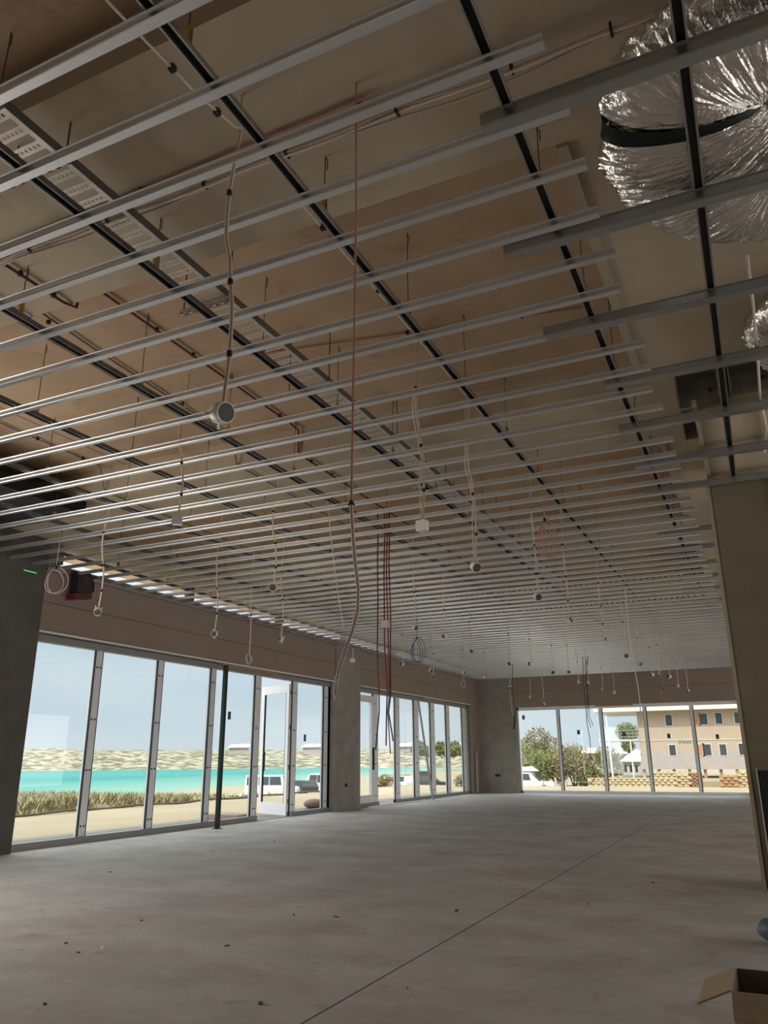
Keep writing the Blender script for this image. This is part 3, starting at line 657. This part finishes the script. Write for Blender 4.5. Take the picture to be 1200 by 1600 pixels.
# laser level
r = empty('laser_level', (XW+.005, 9.12, 3.74), label='black and dark red laser level hung high on the left wall over the window', cat='laser level')
m_ = MB().box(.0, .16, -.16, .16, .10, .42); m_.box(.02, .14, -.19, -.16, .36, .42); m_.box(.0, .14, -.13, .13, .42, .45); m_.build('housing', M['black'], r)
MB().obox((.09, -.03, .05), (.09, 0, 0), (0, .17, .03), (0, 0, .05)).build('foot', M['redtool'], r)
MB().tube([(.08, .16, .35), (.08, .24, .33), (.08, .25, .2), (.08, .16, .12)], .022, 8).build('handle', M['black'], r)
MB().box(.16, .166, -.06, .06, .26, .36).build('badge', M['redtool'], r)
lm = bpy.data.materials.new('laser_glow'); lm.use_nodes = True; b_ = lm.node_tree.nodes['Principled BSDF']; b_.inputs['Base Color'].default_value = (.02, .3, .03, 1); b_.inputs['Emission Color'].default_value = (.05, 1, .15, 1); b_.inputs['Emission Strength'].default_value = .6
tag(MB().obox((XW+.002, 8.16, 4.02), (.001, 0, 0), (0, .12, -.0), (0, 0, .006)).build('laser_line', lm), 'short green laser line on the dark wall at far left', 'laser line')  # projected laser light, put in as a thin emissive strip
# cardboard box
def carton():
    p0 = atz(1143, 1549, .36); W_, D_, hgt = .55, .40, .36
    r = empty('cardboard_box', (p0.x, p0.y, 0), 0, label='open cardboard box with pale printed sides at the bottom right corner', cat='box')
    t = .005
    MB().box(0, W_, 0, t, 0, hgt).box(0, W_, D_-t, D_, 0, hgt).box(0, t, t, D_-t, 0, hgt).box(W_-t, W_, t, D_-t, 0, hgt).box(t, W_-t, t, D_-t, .0, .006).build('carton', M['card_out'], r)
    MB().box(t, W_-t, t, t+.002, .01, hgt-.002).box(t, W_-t, D_-t-.002, D_-t, .01, hgt-.002).box(t, t+.002, t, D_-t, .01, hgt-.002).box(t, W_-t, t, D_-t, .006, .01).build('lining', M['card_dark'], r)
    # front flap hanging over the near side, left flap sticking out sideways
    MB().obox((W_/2, -.03, hgt-.045), (W_/2, 0, 0), (0, .028, .043), (0, .003, -.002)).build('flap', M['card'], r)
    MB().obox((-.067, D_*.5, hgt-.03), (.066, 0, .03), (0, D_*.47, 0), (.0015, 0, -.0035)).build('flap', M['card'], r)
    MB().box(.1, .42, .08, .3, .012, .15).box(.15, .2, .1, .3, .15, .19).build('packing', M['void'], r)
carton()
p = atz(1196, 1474, 0)
m_ = MB(); m_.ball((0, 0, .085), .1, 16, 0, (1.3, 1.0, .85))
m_.v = [(x*(1+.25*noise.noise(Vector((x*9, y*9, z*9)))), y*(1+.3*noise.noise(Vector((x*8+5, y*8, z*8)))), max(0, z*(1+.2*noise.noise(Vector((x*9, y*9+7, z*9)))))) for x, y, z in m_.v]
o = m_.build('plastic_bag', M['bluebag']); o.location = (p.x+.09, p.y, 0); tag(o, 'crumpled blue-grey plastic bag at the right edge of the floor', 'bag')
# dark board leaning at the column, white metal edge
q0 = aty(1181, 1204, 8.98)
r = empty('leaning_board', (q0.x, 8.98, 0), label='dark board with a bright metal edge leaning against the right column', cat='board')
MB().box(.012, .62, 0, .03, 0, q0.z).build('board', M['void'], r); MB().box(0, .012, -.01, .035, 0, q0.z+.02).build('metal_edge', M['galv'], r)
# floor debris
DB = [(1125, 1253, .26, .02, 'frame', 'thin white offcut strip lying before the back window at right'), (1148, 1262, .03, .03, 'frame', 'small white crumb on floor near the right end of the back window'),
 (1171, 1260, .05, .02, 'debris', 'small dark scrap on the floor at the foot of the far right jamb'), (885, 1272, .10, .02, 'debris', 'dark thin scrap on the far floor below the second back pane'),
 (842, 1288, .08, .02, 'debris', 'pale brown scrap on the far floor left of the joint'), (834, 1298, .05, .02, 'debris', 'small grey scrap on the far floor, in front of another scrap'),
 (713, 1424, .05, .03, 'debris', 'small dark stone left of the long floor joint'), (919, 1413, .02, .02, 'debris', 'tiny dark chip right of the floor joint in mid floor'),
 (637, 1545, .012, .02, 'debris', 'tiny dark chip near the bottom centre, upper one'), (642, 1564, .012, .02, 'frame', 'tiny white chip near the bottom centre, lower one'),
 (160, 1483, .03, .03, 'frame', 'small white plaster crumb on the floor at lower left'), (123, 1489, .03, .015, 'debris', 'small dark chip just left of the white plaster crumb'),
 (103, 1474, .04, .015, 'debris', 'dark sliver on the floor at lower left, left of the chips'), (70, 1570, .03, .02, 'debris', 'dark chip near the bottom left corner'),
 (407, 1569, .05, .02, 'debris', 'dark scrap on the floor at bottom centre left'), (221, 1439, .025, .02, 'debris', 'small dark pebble on the left half of the floor'),
 (172, 1363, .04, .02, 'debris', 'dark scrap on floor before the second window pane'), (428, 1315, .04, .02, 'debris', 'dark scrap on the floor in front of the open door'),
 (332, 1330, .03, .02, 'debris', 'small scrap on the floor before the dark green post'), (459, 1430, .03, .02, 'debris', 'small dark stone in mid floor left of centre'),
 (525, 1433, .06, .012, 'debris', 'flat brown scrap in mid floor near centre'), (355, 1478, .05, .012, 'debris', 'flat dark scrap on floor below centre left'), (1020, 1380, .04, .02, 'debris', 'dark scrap on the floor right of the joint')]
for px, py, l, h_, mm, lab in DB:
    p = atz(px, py, 0); m_ = MB(); a = random.uniform(0, PI) if l < .2 else 0.05
    n = 7; sc = [random.uniform(.7, 1.1) for _ in range(n)]
    poly = [(math.cos(2*PI*i/n)*l*.5*sc[i], math.sin(2*PI*i/n)*l*.3*sc[i]) for i in range(n)]
    if l > .2: poly = [(-l/2, -.03), (l/2, -.03), (l/2, .03), (-l/2, .03)]
    m_.prism(poly, 0, h_*.5, 'z')
    o = m_.build('floor_scrap', M[mm]); o.location = (p.x, p.y, 0); o.rotation_euler = (0, 0, a); tag(o, lab, 'scrap', 'scraps lying on the floor')
# ------------------------------------------------------------------ outside
def sm(t): t = max(0, min(1, t)); return t*t*(3-2*t)
def ground(x, y):
    a = sm((-x-17.5-(7 if y < 24 else 7*max(0, 1-(y-24)/4)))/9); b = sm((y-40)/16)
    z = -.1-2.3*a+.12*sm((-x-17.3)/.8)*sm((28-y)/5)-1.6*b*(1-a)
    sh = -57-.17*y
    z -= 1.2*sm((sh-x)/8+.5)
    if x < -17.6: z += .12*noise.noise(Vector((x*.25, y*.25, 0)))
    return z
M['sand'] = mat('pale_sand', (0.31, 0.257, 0.177), .95, 0, (0.353, 0.298, 0.211), .35, 6, .1, 3, spec=.1)
overlay(M['sand'], noise_mark(.6, .58, (.27, .20, .13), (1, 1, 1), .2, .6))
M['water'] = mat('turquoise_sea', (0.0186, 0.186, 0.174), .6, 0, (0.0372, 0.236, 0.217), .02, 4, 0, 1, (1, .25, 1), .35, .65, .1)
def shallows(t, s, g):
    # lighter over the sandy shallows by the near shore
    d = mth(t, 'ADD', mth(t, 'ADD', s.outputs[0], mth(t, 'MULTIPLY', s.outputs[1], .17)), 105)
    r_ = t.nodes.new('ShaderNodeMapRange'); r_.inputs[1].default_value = 0; r_.inputs[2].default_value = 46; t.links.new(d, r_.inputs[0]); return r_.outputs[0], (.16, .29, .24)
overlay(M['water'], shallows)
M['dune'] = mat('dune_sand_scrub', (0.36, 0.315, 0.245), .95, 0, (0.125, 0.13, 0.08), .11, 10, 0, 1, (2.2, 2.2, 2.6), .44, .56, .1)
M['grass'] = mat('dry_grass', (0.36, 0.30, 0.17), .9, 0, (0.20, 0.19, 0.10), 1.6, 4)
M['leaf'] = mat('green_leaf', (0.124, 0.149, 0.0434), .8, 0, (0.186, 0.186, 0.062), .6, 4)
M['leaf_dry'] = mat('dry_leaf', (0.223, 0.174, 0.0806), .8, 0, (0.149, 0.136, 0.062), .6, 4)
M['bark'] = mat('bark', (0.0868, 0.062, 0.0434), .9)
M['apron'] = mat('apron_concrete', (0.205, 0.192, 0.174), .9, 0, (0.236, 0.223, 0.205), 2, 5)
M['paint'] = mat('white_car_paint', (0.602, 0.612, 0.62), .3)
M['dkpaint'] = mat('dark_car_paint', (0.031, 0.031, 0.0341), .3)
M['carglass'] = mat('car_glass', (.05, .06, .07), .1)
M['tyre'] = mat('tyre_rubber', (.02, .02, .02), .8)
M['cladding'] = mat('beige_cladding', (0.435, 0.335, 0.251), .8, 0, (0.486, 0.377, 0.293), 1.2, 4, 0, 1, (6, 1, 1))
M['cladlow'] = mat('grey_beige_cladding', (0.385, 0.335, 0.309), .8, 0, (0.435, 0.377, 0.351), 1.2, 4)
M['roofm'] = mat('pale_metal_roof', (0.602, 0.586, 0.552), .5)
M['block'] = mat('limestone_block', (0.518, 0.41, 0.251), .9, 0, (0.586, 0.477, 0.309), 2, 5, .2, 8)
M['block_dark'] = mat('limestone_recess', (0.351, 0.251, 0.142), .95)
M['brick'] = mat('orange_brick', (0.377, 0.201, 0.109), .9, 0, (0.46, 0.267, 0.159), 3, 4)
gx = [-160+i*2.5 for i in range(int(200/2.5)+1)]; gy = [-10+i*2.5 for i in range(int(330/2.5)+1)]
gx = sorted(set([g for g in gx if g < -10.3]+[-17.5, -17.2, -18.3, -10.3]+[-10.3+i*3 for i in range(1, 25)]))
vs_ = []; fs_ = []
for y in gy:
    for x in gx: vs_.append((x, y, ground(x, y) if not (x >= -10.3 and y < 29.6) else -.3))
nx = len(gx)
for j in range(len(gy)-1):
    for i in range(nx-1): fs_.append((j*nx+i, j*nx+i+1, (j+1)*nx+i+1, (j+1)*nx+i))
g = MB().add(vs_, fs_, 0, True).build('sand_ground', M['sand']); tag(g, kind='structure')
S('path_apron', MB().box(-11.9, -10.25, 4, 31.2, -.3, -.03).box(-10.25, 2, YB+.3, 31.2, -.3, -.03), M['apron'])
w_ = MB().add([(-900, -300, -2.6), (-40, -300, -2.6), (-40, 330, -2.6), (-110, 700, -2.6), (-900, 700, -2.6)], [(0, 1, 2, 3, 4)]).build('sea', M['water']); tag(w_, kind='structure')
# far shore dunes as a real ridge
vs_ = []; fs_ = []; NA, NRd = 240, 22
for i in range(NA+1):
    az = math.radians(100+i*65/NA)   # world azimuth
    for j in range(NRd+1):
        rr = 345+j*9; dx, dy = math.cos(az), math.sin(az); x, y = rr*dx, rr*dy
        prof = sm(j/9)*(1-.15*j/NRd)
        hz = 9.3+2.4*noise.noise(Vector((x*.010, y*.010, 1)))+1.5*noise.noise(Vector((x*.03, y*.03, 4)))
        z = -2.7+prof*hz+1.0*noise.noise(Vector((x*.06, y*.06, 2)))*prof+.4*noise.noise(Vector((x*.2, y*.2, 2)))*prof
        vs_.append((x, y, z))
for i in range(NA):
    for j in range(NRd): a = i*(NRd+1)+j; fs_.append((a, a+1, a+NRd+2, a+NRd+1))
tag(MB().add(vs_, fs_, 0, True).build('dunes', M['dune']), kind='structure')
# grass tufts
m_ = MB(); rnd = random.Random(3)
for i in range(9500):
    x = -17.5-rnd.random()**1.3*13; y = rnd.uniform(9, 34)
    if y > 23 and (rnd.random() < (y-22)/8 or x < -20+(y-23)*.3): continue
    z = ground(x, y)-.03; h_ = rnd.uniform(.14, .34)*(1.0 if y < 22 else .7)
    for b_ in range(5):
        a = rnd.uniform(0, 2*PI); l = h_*rnd.uniform(.6, 1.1); sx = math.cos(a); sy = math.sin(a); ww = .03; lx = sx*l*.7; ly = sy*l*.7
        m_.add([(x-sy*ww+sx*.08, y+sx*ww+sy*.08, z), (x+sy*ww+sx*.08, y-sx*ww+sy*.08, z), (x+lx+sx*.08, y+ly+sy*.08, z+l)], [(0, 1, 2)])
tag(m_.build('dry_grass', M['grass']), 'dry yellow-green dune grass beyond the sand outside the left windows', 'grass', kind='stuff')
# low silt rope at the pad edge
cable('edging_rope', [(-17.3+.12*math.sin(y*1.3), y, -.05+.02*math.sin(y*2)) for y in [9+i*.5 for i in range(50)]], .03, M['bark'], 'brown rope edging between the sand and the dune grass outside', 'edging')
def foliage(name, loc, blobs, m, label, cat, group=None, nleaf=2500, ls=.18, trunk=True, seed=1):
    rnd = random.Random(seed); r = empty(name, loc, label=label, cat=cat, group=group); mbx = MB()
    vol = sum(b[3]**2 for b in blobs)
    for bx_, by_, bz_, br in blobs:
        for i in range(int(nleaf*br*br/vol)):
            d = Vector((rnd.gauss(0, 1), rnd.gauss(0, 1), rnd.gauss(0, 1))).normalized()*br*rnd.uniform(.55, 1.08); d.z *= .85
            c = Vector((bx_, by_, bz_))+d; u = Vector((rnd.gauss(0, 1), rnd.gauss(0, 1), rnd.gauss(0, 1))).normalized(); v = u.orthogonal().normalized(); s_ = ls*rnd.uniform(.5, 1.2)
            mbx.add([c-u*s_, c+v*s_*.6, c+u*s_, c-v*s_*.6], [(0, 1, 2, 3)])
    mbx.build('foliage', m, r)
    if trunk:
        t = MB()
        for bx_, by_, bz_, br in blobs: t.tube([(0, 0, 0), (bx_*.3, by_*.3, bz_*.45), (bx_, by_, bz_)], [.12, .08, .03], 6)
        t.build('trunk', M['bark'], r)
    return r
p = Vector((-21.5, 18.4, ground(-21.5, 18.4)))
p = atz(186, 1240, -.6); foliage('dune_bush', (p.x, p.y, ground(p.x, p.y)-.05), [(-.3, 0, .5, .4), (.3, .1, .6, .45), (0, 0, .75, .35), (.7, .2, .4, .3), (-.7, 0, .35, .3)], M['leaf_dry'], 'rounded dry bush rising over the dune grass outside second pane', 'bush', nleaf=1600, ls=.07, seed=4)
for px, lab in ((355, 'small dune bush seen right of the dark green post'), (725, 'small bush outside the last pane of the farther shopfront'), (600, 'low bush outside the farther shopfront doorway'), (30, 'low bush at the left end of the dune grass')):
    p = atz(px, 1246 if px > 300 else 1250, -1.0 if px < 500 else -.6)
    foliage('dune_bush', (p.x, p.y, ground(p.x, p.y)-.05), [(-.2, 0, .3, .3), (.25, .1, .3, .3), (0, 0, .45, .25)], M['leaf_dry'], lab, 'bush', 'low bushes on the dune edge', nleaf=500, ls=.06, seed=px)
# trees outside the back window
TR = [(822, 80, 1.0, [(0, 0, 2.2, 1.7), (1.2, 0, 1.7, 1.3), (-1.3, .3, 1.6, 1.4)], 'leaf', 'green leafy tree behind the white four-wheel drive, outside the first back pane'),
      (845, 92, 1.0, [(0, 0, 4.2, 1.2), (.9, .3, 3.6, 1.0), (-.9, 0, 3.4, 1.1), (0, 0, 2.5, 1.6)], 'leaf_dry', 'tall reddish thin-crowned tree rising behind the green ones'),
      (872, 82, 1.0, [(0, 0, 1.9, 1.5), (1.1, 0, 2.2, 1.1), (-1.2, 0, 1.5, 1.2)], 'leaf', 'green tree behind the first mullion of the back window'),
      (898, 80, 1.0, [(0, 0, 2.3, 1.4), (.9, 0, 1.4, 1.2), (-.8, 0, 1.8, 1.2)], 'leaf_dry', 'golden brown bushy tree outside the second back pane'),
      (922, 80, 1.0, [(0, 0, .9, 1.0), (.8, 0, .8, .8)], 'leaf', 'low green bush left of the limestone wall'),
      (952, 105, 1.0, [(0, 0, 2.4, 1.3), (.5, 0, 1.4, 1.2)], 'leaf', 'small green tree between the verandah post and the house'),
      (988, 120, 1.0, [(0, 0, 5.2, 1.3), (0, 0, 3.6, .8)], 'leaf', 'tree top seen under the balcony of the beige building')]
for i, (px, Yd, s_, bl, mm, lab) in enumerate(TR):
    p = aty(px, 1230, Yd); foliage('tree', (p.x, Yd, -1.75), [tuple(v*1.22 for v in b_) for b_ in bl], M[mm], lab, 'tree', 'trees outside the back window', nleaf=2600, ls=.14, seed=i+11)
for i, (px, Yd) in enumerate(((655, 230), (690, 240), (708, 235))):
    p = aty(px, 1180, Yd); foliage('tree', (p.x, Yd, 1.0), [(0, 0, 3.0, 2.6), (3, 0, 2.2, 2.0)], M['leaf'], 'distant round tree on the dunes, %s from left behind the farther shopfront' % ordn(i+1), 'tree', 'distant trees on the dunes', nleaf=700, ls=.5, seed=i+31)
# vehicles
def vehicle(loc, rz, paint, label, kind='wagon', extra=None):
    r = empty('car', loc, rz, label=label, cat='car'); L, W_ = (4.8, 1.85) if kind != 'van' else (5.2, 1.95); 
    hb, ht = (1.0, 1.75) if kind != 'van' else (1.15, 2.15)
    if kind == 'sedan': hb, ht = .9, 1.45
    body = [(-L/2, .35), (-L/2, hb), (-L/2+.1, hb+.05), (L/2-1.5, hb+.05), (L/2-.1, hb-.08), (L/2, hb-.3), (L/2, .35)]
    MB().prism(body, -W_/2, W_/2, 'y').build('body', paint, r)
    if kind == 'ute': cab = [(-.6, hb), (-.45, ht), (.9, ht), (1.5, hb)]
    elif kind == 'van': cab = [(-L/2+.02, hb), (-L/2+.1, ht), (L/2-1.6, ht), (L/2-.7, hb)]
    else: cab = [(-L/2+.05, hb), (-L/2+.35, ht), (L/2-2.1, ht), (L/2-1.3, hb)]
    vs_ = []; n = len(cab)
    top = max(z for _, z in cab)
    for s_ in (-1, 1):
        for u, z in cab: vs_.append((u, s_*(W_/2-(.14 if z == top else .02)), z))
    MB().add(vs_, [tuple(range(n)), tuple(range(2*n-1, n-1, -1))]+[(i, n+i, n+(i+1) % n, (i+1) % n) for i in range(n)]).build('cabin', paint, r)
    x0 = cab[1][0]+.1; x1 = cab[2][0]-.05; k_ = 3 if kind != 'ute' else 2
    for s_ in (-1, 1):
        for j in range(k_):
            a = x0+(x1-x0)*j/k_+.04; b = x0+(x1-x0)*(j+1)/k_-.04; y0 = s_*(W_/2-.045); y1 = s_*(W_/2-.115)
            MB().add([(a, y0, hb+.1), (b+(.15 if j == k_-1 else 0), y0, hb+.1), (b, y1, ht-.12), (a, y1, ht-.12)], [(0, 1, 2, 3)]).add([(a, y0+s_*.02, hb+.1), (b+(.15 if j == k_-1 else 0), y0+s_*.02, hb+.1), (b, y1+s_*.02, ht-.12), (a, y1+s_*.02, ht-.12)], [(0, 1, 2, 3)]).build('side_window', M['carglass'], r)
    u0, z0_ = cab[2]; u1, z1_ = cab[3]
    MB().add([(u0+.05, -W_/2+.2, z0_-.06), (u0+.05, W_/2-.2, z0_-.06), (u1-.02+.03, W_/2-.12, z1_+.06), (u1+.01, -W_/2+.12, z1_+.06)], [(0, 1, 2, 3)]).build('windscreen', M['carglass'], r)
    for sx in (-1, 1):
        for s_ in (-1, 1): MB().cyl((sx*L*.31, s_*(W_/2-.22), .37), (sx*L*.31, s_*(W_/2+.02), .37), .37, 18).build('wheel', M['tyre'], r)
    if extra == 'rack':
        MB().box(-1.9, .6, -.7, .7, ht+.06, ht+.12).box(-1.8, -1.75, -.7, .7, ht, ht+.06).box(.4, .45, -.7, .7, ht, ht+.06).build('roof_rack', M['galv_dull'], r)
    if extra == 'tent':
        MB().prism([(-2.2, ht+.05), (-2.1, ht+.35), (.3, ht+.5), (.9, ht+.1)], -.7, .7, 'y').build('roof_box', paint, r)
    if extra == 'spare':
        MB().cyl((-L/2-.25, 0, 1.1), (-L/2, 0, 1.1), .38, 16).build('spare_wheel', M['tyre'], r)
        MB().box(-1.6, .2, -.6, .6, ht+.02, ht+.45).build('roof_load', M['tyre'], r)
    return r
def vput(px, py, zz, rz, paint, label, kind='wagon', extra=None):
    p = atz(px, py, zz); return vehicle((p.x, p.y, ground(p.x, p.y)), rz, paint, label, kind, extra)
vput(617, 1236, -2.4, 2.95, M['paint'], 'white four-wheel drive wagon with roof rack on the beach, farther shopfront', 'wagon', 'rack')
vput(673, 1234, -2.4, .25, M['dkpaint'], 'dark four-wheel drive with roof load on the beach, right of the white one', 'wagon', 'spare')
vput(303, 1279, -2.4, 2.25, M['paint'], 'white car half hidden by the sand edge, left of the dark green post', 'sedan')
vput(374, 1275, -2.4, 2.0, M['paint'], 'white car half hidden by the sand edge, just right of dark green post', 'sedan')
vput(425, 1247, -2.4, .4, M['paint'], 'white van seen through the open door of the nearer shopfront', 'van')
vput(502, 1240, -2.4, 2.9, M['paint'], 'white van seen in the last pane of the nearer shopfront', 'van')
vput(468, 1243, -2.4, 2.6, M['dkpaint'], 'dark car beside the last mullion of the nearer shopfront, near the van', 'sedan')
p = aty(826, 1232, 70); vehicle((p.x, 70, ground(p.x, 70)), 0.1, M['paint'], 'white four-wheel drive with rooftop box outside the first back pane', 'wagon', 'tent')
p = aty(862, 1230, 72)
r = empty('garden_wall', (p.x, 72, -1.75), label='low orange brick planter beside the white four-wheel drive', cat='wall'); MB().box(-.8, .9, -.2, .2, 0, .8).build('brickwork', M['brick'], r)
# mesh fence
r = empty('mesh_fence', (aty(880, 1225, 66).x, 66, -1.75), label='low wire and post fence outside the second back pane', cat='fence')
for j in range(7): MB().cyl((-1.6+j*.95, 0, 0), (-1.6+j*.95, 0, 1.15), .035, 6).build('post', M['galv_dull'], r)
m_ = MB(); 
for z in (.15, .6, 1.1): m_.cyl((-1.6, 0, z), (4.1, 0, z), .018, 5)
m_.build('rail', M['galv_dull'], r)
# rolled rug outside door
p = atz(490, 1263, -.03); r_ = MB(); r_.ball((0, 0, .12), .3, 12, 0, (.8, 1.3, .42)); o = r_.build('sandbag', mat('maroon_sack', (.30, .19, .17), .9)); o.location = (min(p.x, -10.9), p.y, -.03); tag(o, 'dull maroon sack lying outside the last pane of nearer shopfront', 'sack')
p = atz(415, 1272, -.03); o = MB().box(-.5, .5, -.35, .35, 0, .12).build('doormat_stack', mat('pink_paver', (.42, .30, .26), .9)); o.location = (-11.1, 15.3, -.03); tag(o, 'stack of pinkish pavers outside the open door', 'pavers')
# limestone retaining wall with rock-faced blocks
def block_wall(x0, x1, Yd, z0, z1, label, m=None, bw=.5, bh=.22):
    r = empty('limestone_wall', ((x0+x1)/2, Yd, z0), label=label, cat='retaining wall', group='limestone retaining walls below the beige building'); cx = (x0+x1)/2
    MB().box(x0-cx, x1-cx, 0, .5, 0, z1-z0).build('core', M['block_dark'], r)
    m_ = MB(); z = 0; row = 0
    while z < z1-z0-.05:
        x = x0-cx+(bw/2 if row % 2 else 0)
        while x < x1-cx-.2:
            hh = min(bh, z1-z0-z)
            m_.add([(x, 0, z), (x+bw*.92, 0, z), (x+bw*.92, 0, z+hh*.9), (x, 0, z+hh*.9), (x+bw*.22, -.14, z+hh*.2), (x+bw*.7, -.14, z+hh*.2), (x+bw*.7, -.14, z+hh*.7), (x+bw*.22, -.14, z+hh*.7)], [(4, 5, 6, 7), (0, 1, 5, 4), (1, 2, 6, 5), (2, 3, 7, 6), (3, 0, 4, 7)])
            x += bw
        z += bh; row += 1
    m_.build('blockwork', m or M['block'], r)
def X75(px, Yd=75): return aty(px, 1220, Yd).x
block_wall(X75(918), X75(1056), 75, -1.75, -.55, 'long honey coloured limestone block wall with diamond face pattern')
block_wall(X75(1056), X75(1075), 76, -1.75, -.2, 'short stepped limestone wall at the right end of the long one')
block_wall(X75(1074), X75(1096), 76.5, -1.75, -.1, 'orange brick panel wall behind the last back mullion', M['brick'], .35, .15)
block_wall(X75(1124), X75(1152), 75.5, -1.75, -.35, 'orange brick panel wall framed in limestone at right', M['brick'], .5, .25)
block_wall(X75(1000), X75(1060), 82, -1.0, -.1, 'upper pale limestone wall behind the long one')
block_wall(X75(1152), X75(1200), 76, -1.75, .0, 'pale limestone wall end at the right edge of the back window')
S('trim_8', MB().box(X75(985, 95), 6, 83, 125, -2.0, -1.0), M['sand'])
# two-storey beige building
def building():
    Yd = 95; xa = aty(998, 1150, Yd).x; xb = xa+19; zb = aty(1080, 1202, Yd).z; zt = aty(1080, 1110, Yd).z
    r = empty('apartment_building', (xa, Yd, -1.0), label='two-storey beige clad building on stumps behind the limestone walls', cat='building')
    off = Vector((xa, Yd, -1.0)); zb -= off.z; zt -= off.z; W_ = xb-xa; Dp = 9; zm = (zb+zt)/2
    MB().box(0, W_, 0, Dp, zb+.35, zt).build('upper_walls', M['cladding'], r)
    w2 = MB().box(-.0, W_+.02, -.02, Dp, zb, zb+1.9); w2.build('lower_walls', M['cladlow'], r)
    MB().box(0, W_, -.06, 0, zm-.06, zm+.02).build('floor_band', M['roofm'], r)
    MB().box(-4.6, W_+.6, -1.4, Dp+.6, zt+.02, zt+.25).prism([(-4.6, zt+.25), (W_+.6, zt+.25), (W_+.6, zt+.45), (-4.6, zt+.9)], -1.4, Dp, 'y').build('roof', M['roofm'], r)
    for px0, px1, py0, py1 in ((1041, 1049, 1117, 1134), (1083, 1092, 1116, 1132), (1094, 1104, 1115, 1132), (1119, 1127, 1114, 1131), (1149, 1157, 1113, 1130), (1047, 1055, 1164, 1180), (1090, 1099, 1163, 1180), (1100, 1110, 1163, 1180), (1126, 1134, 1163, 1180), (1156, 1164, 1162, 1179)):
        a = aty(px0, py1, Yd)-off; b = aty(px1, py0, Yd)-off
        f = MB().box(a.x-.1, b.x+.1, -.07, -.02, a.z-.1, b.z+.1).build('window', M['roofm'], r); MB().box(a.x, b.x, -.1, -.07, a.z, b.z).build('pane', M['carglass'] if px0 not in (1083, 1090) else M['brick'], f)
    for px in (1052, 1068, 1078, 1062, 1073):
        c = aty(px, 1158 if px > 1060 else 1113, Yd)-off; MB().box(c.x-.12, c.x+.12, -.1, 0, c.z-.12, c.z+.12).build('vent', M['galv_dull'], r)
    for j in range(12): MB().box(j*1.6, j*1.6+.3, .3, .6, 0, zb).build('stump', M['brick'] if j % 3 else M['block'], r)
    # balcony on the left side
    MB().box(-4.4, 0, -.6, 6, zm-.05, zm+.12).build('balcony_floor', M['roofm'], r)
    b_ = MB()
    for j in range(5): b_.cyl((-1.9+j*.45, -.6, zm+.1), (-1.9+j*.45, -.6, zm+1.1), .04, 6)
    for z in (.4, .75, 1.1): b_.cyl((-1.9, -.6, zm+z), (0, -.6, zm+z), .03, 5)
    b_.build('railing', M['galv_dull'], r)
    MB().cyl((-3.1, -.9, -.7), (-3.3, -.9, zt), .09, 8).build('verandah_post', M['frame'], r)
    MB().cyl((-.9, -.5, -.7), (-.9, -.5, zm), .07, 8).build('verandah_post', M['frame'], r)
building()
# houses
def house(px0, px1, pyb, pyt, Yd, label, hip=True, wallm='cladding'):
    a = aty(px0, pyb, Yd); b = aty(px1, pyt, Yd); L = b.x-a.x; hgt = b.z-a.z; zb = a.z-1.5; hw = 1.5+hgt*.45
    r = empty('house', (a.x, Yd, zb), label=label, cat='house')
    MB().box(L*.06, L*.94, .5, 8, 0, hw).build('walls', M[wallm], r)
    top = hgt+1.5
    MB().add([(0, 0, hw), (L, 0, hw), (L, 8.5, hw), (0, 8.5, hw), (L*.25, 4, top), (L*.75, 4, top)], [(0, 1, 5, 4), (1, 2, 5), (2, 3, 4, 5), (3, 0, 4), (0, 3, 2, 1)]).build('roof', M['roofm'], r)
    for k_ in (.2, .45, .7): MB().box(L*k_, L*(k_+.1), .42, .5, hw*.45, hw*.8).build('window', M['carglass'], r)
house(900, 944, 1184, 1168, 130, 'low house with a pale hipped roof beyond the golden tree')
house(940, 1000, 1186, 1168, 140, 'white roofed house behind the verandah post', wallm='roofm')
house(968, 1000, 1200, 1178, 110, 'small white gabled pavilion under the balcony', wallm='roofm')
for px0, px1, lab in ((355, 392, 'white roofed beach house on dunes, seen right of the dark green post'), (470, 512, 'long white beach house on dunes, in the last pane of nearer shopfront'), (618, 645, 'small white beach house on the dunes seen through the farther shopfront'), (700, 728, 'flat white building on the dunes near the far corner')):
    dd = ray(px0, 1165); k_ = 400/math.hypot(dd.x, dd.y); a = dd*k_; dd2 = ray(px1, 1165); b = dd2*(400/math.hypot(dd2.x, dd2.y))
    L = math.hypot(b.x-a.x, b.y-a.y); r = empty('beach_house', (a.x, a.y, 3.6), math.atan2(b.y-a.y, b.x-a.x), label=lab, cat='house', group='white beach houses on the dunes')
    MB().box(L*.08, L*.92, 1, 7, 0, 3.0).build('walls', M['cladlow'], r)
    MB().add([(0, 0, 3.0), (L, 0, 3.4), (L, 8, 3.4), (0, 8, 3.0), (L*.15, 4, 4.6), (L*.95, 4, 5.0)], [(0, 1, 5, 4), (1, 2, 5), (2, 3, 4, 5), (3, 0, 4), (0, 3, 2, 1)]).build('roof', M['roofm'], r)
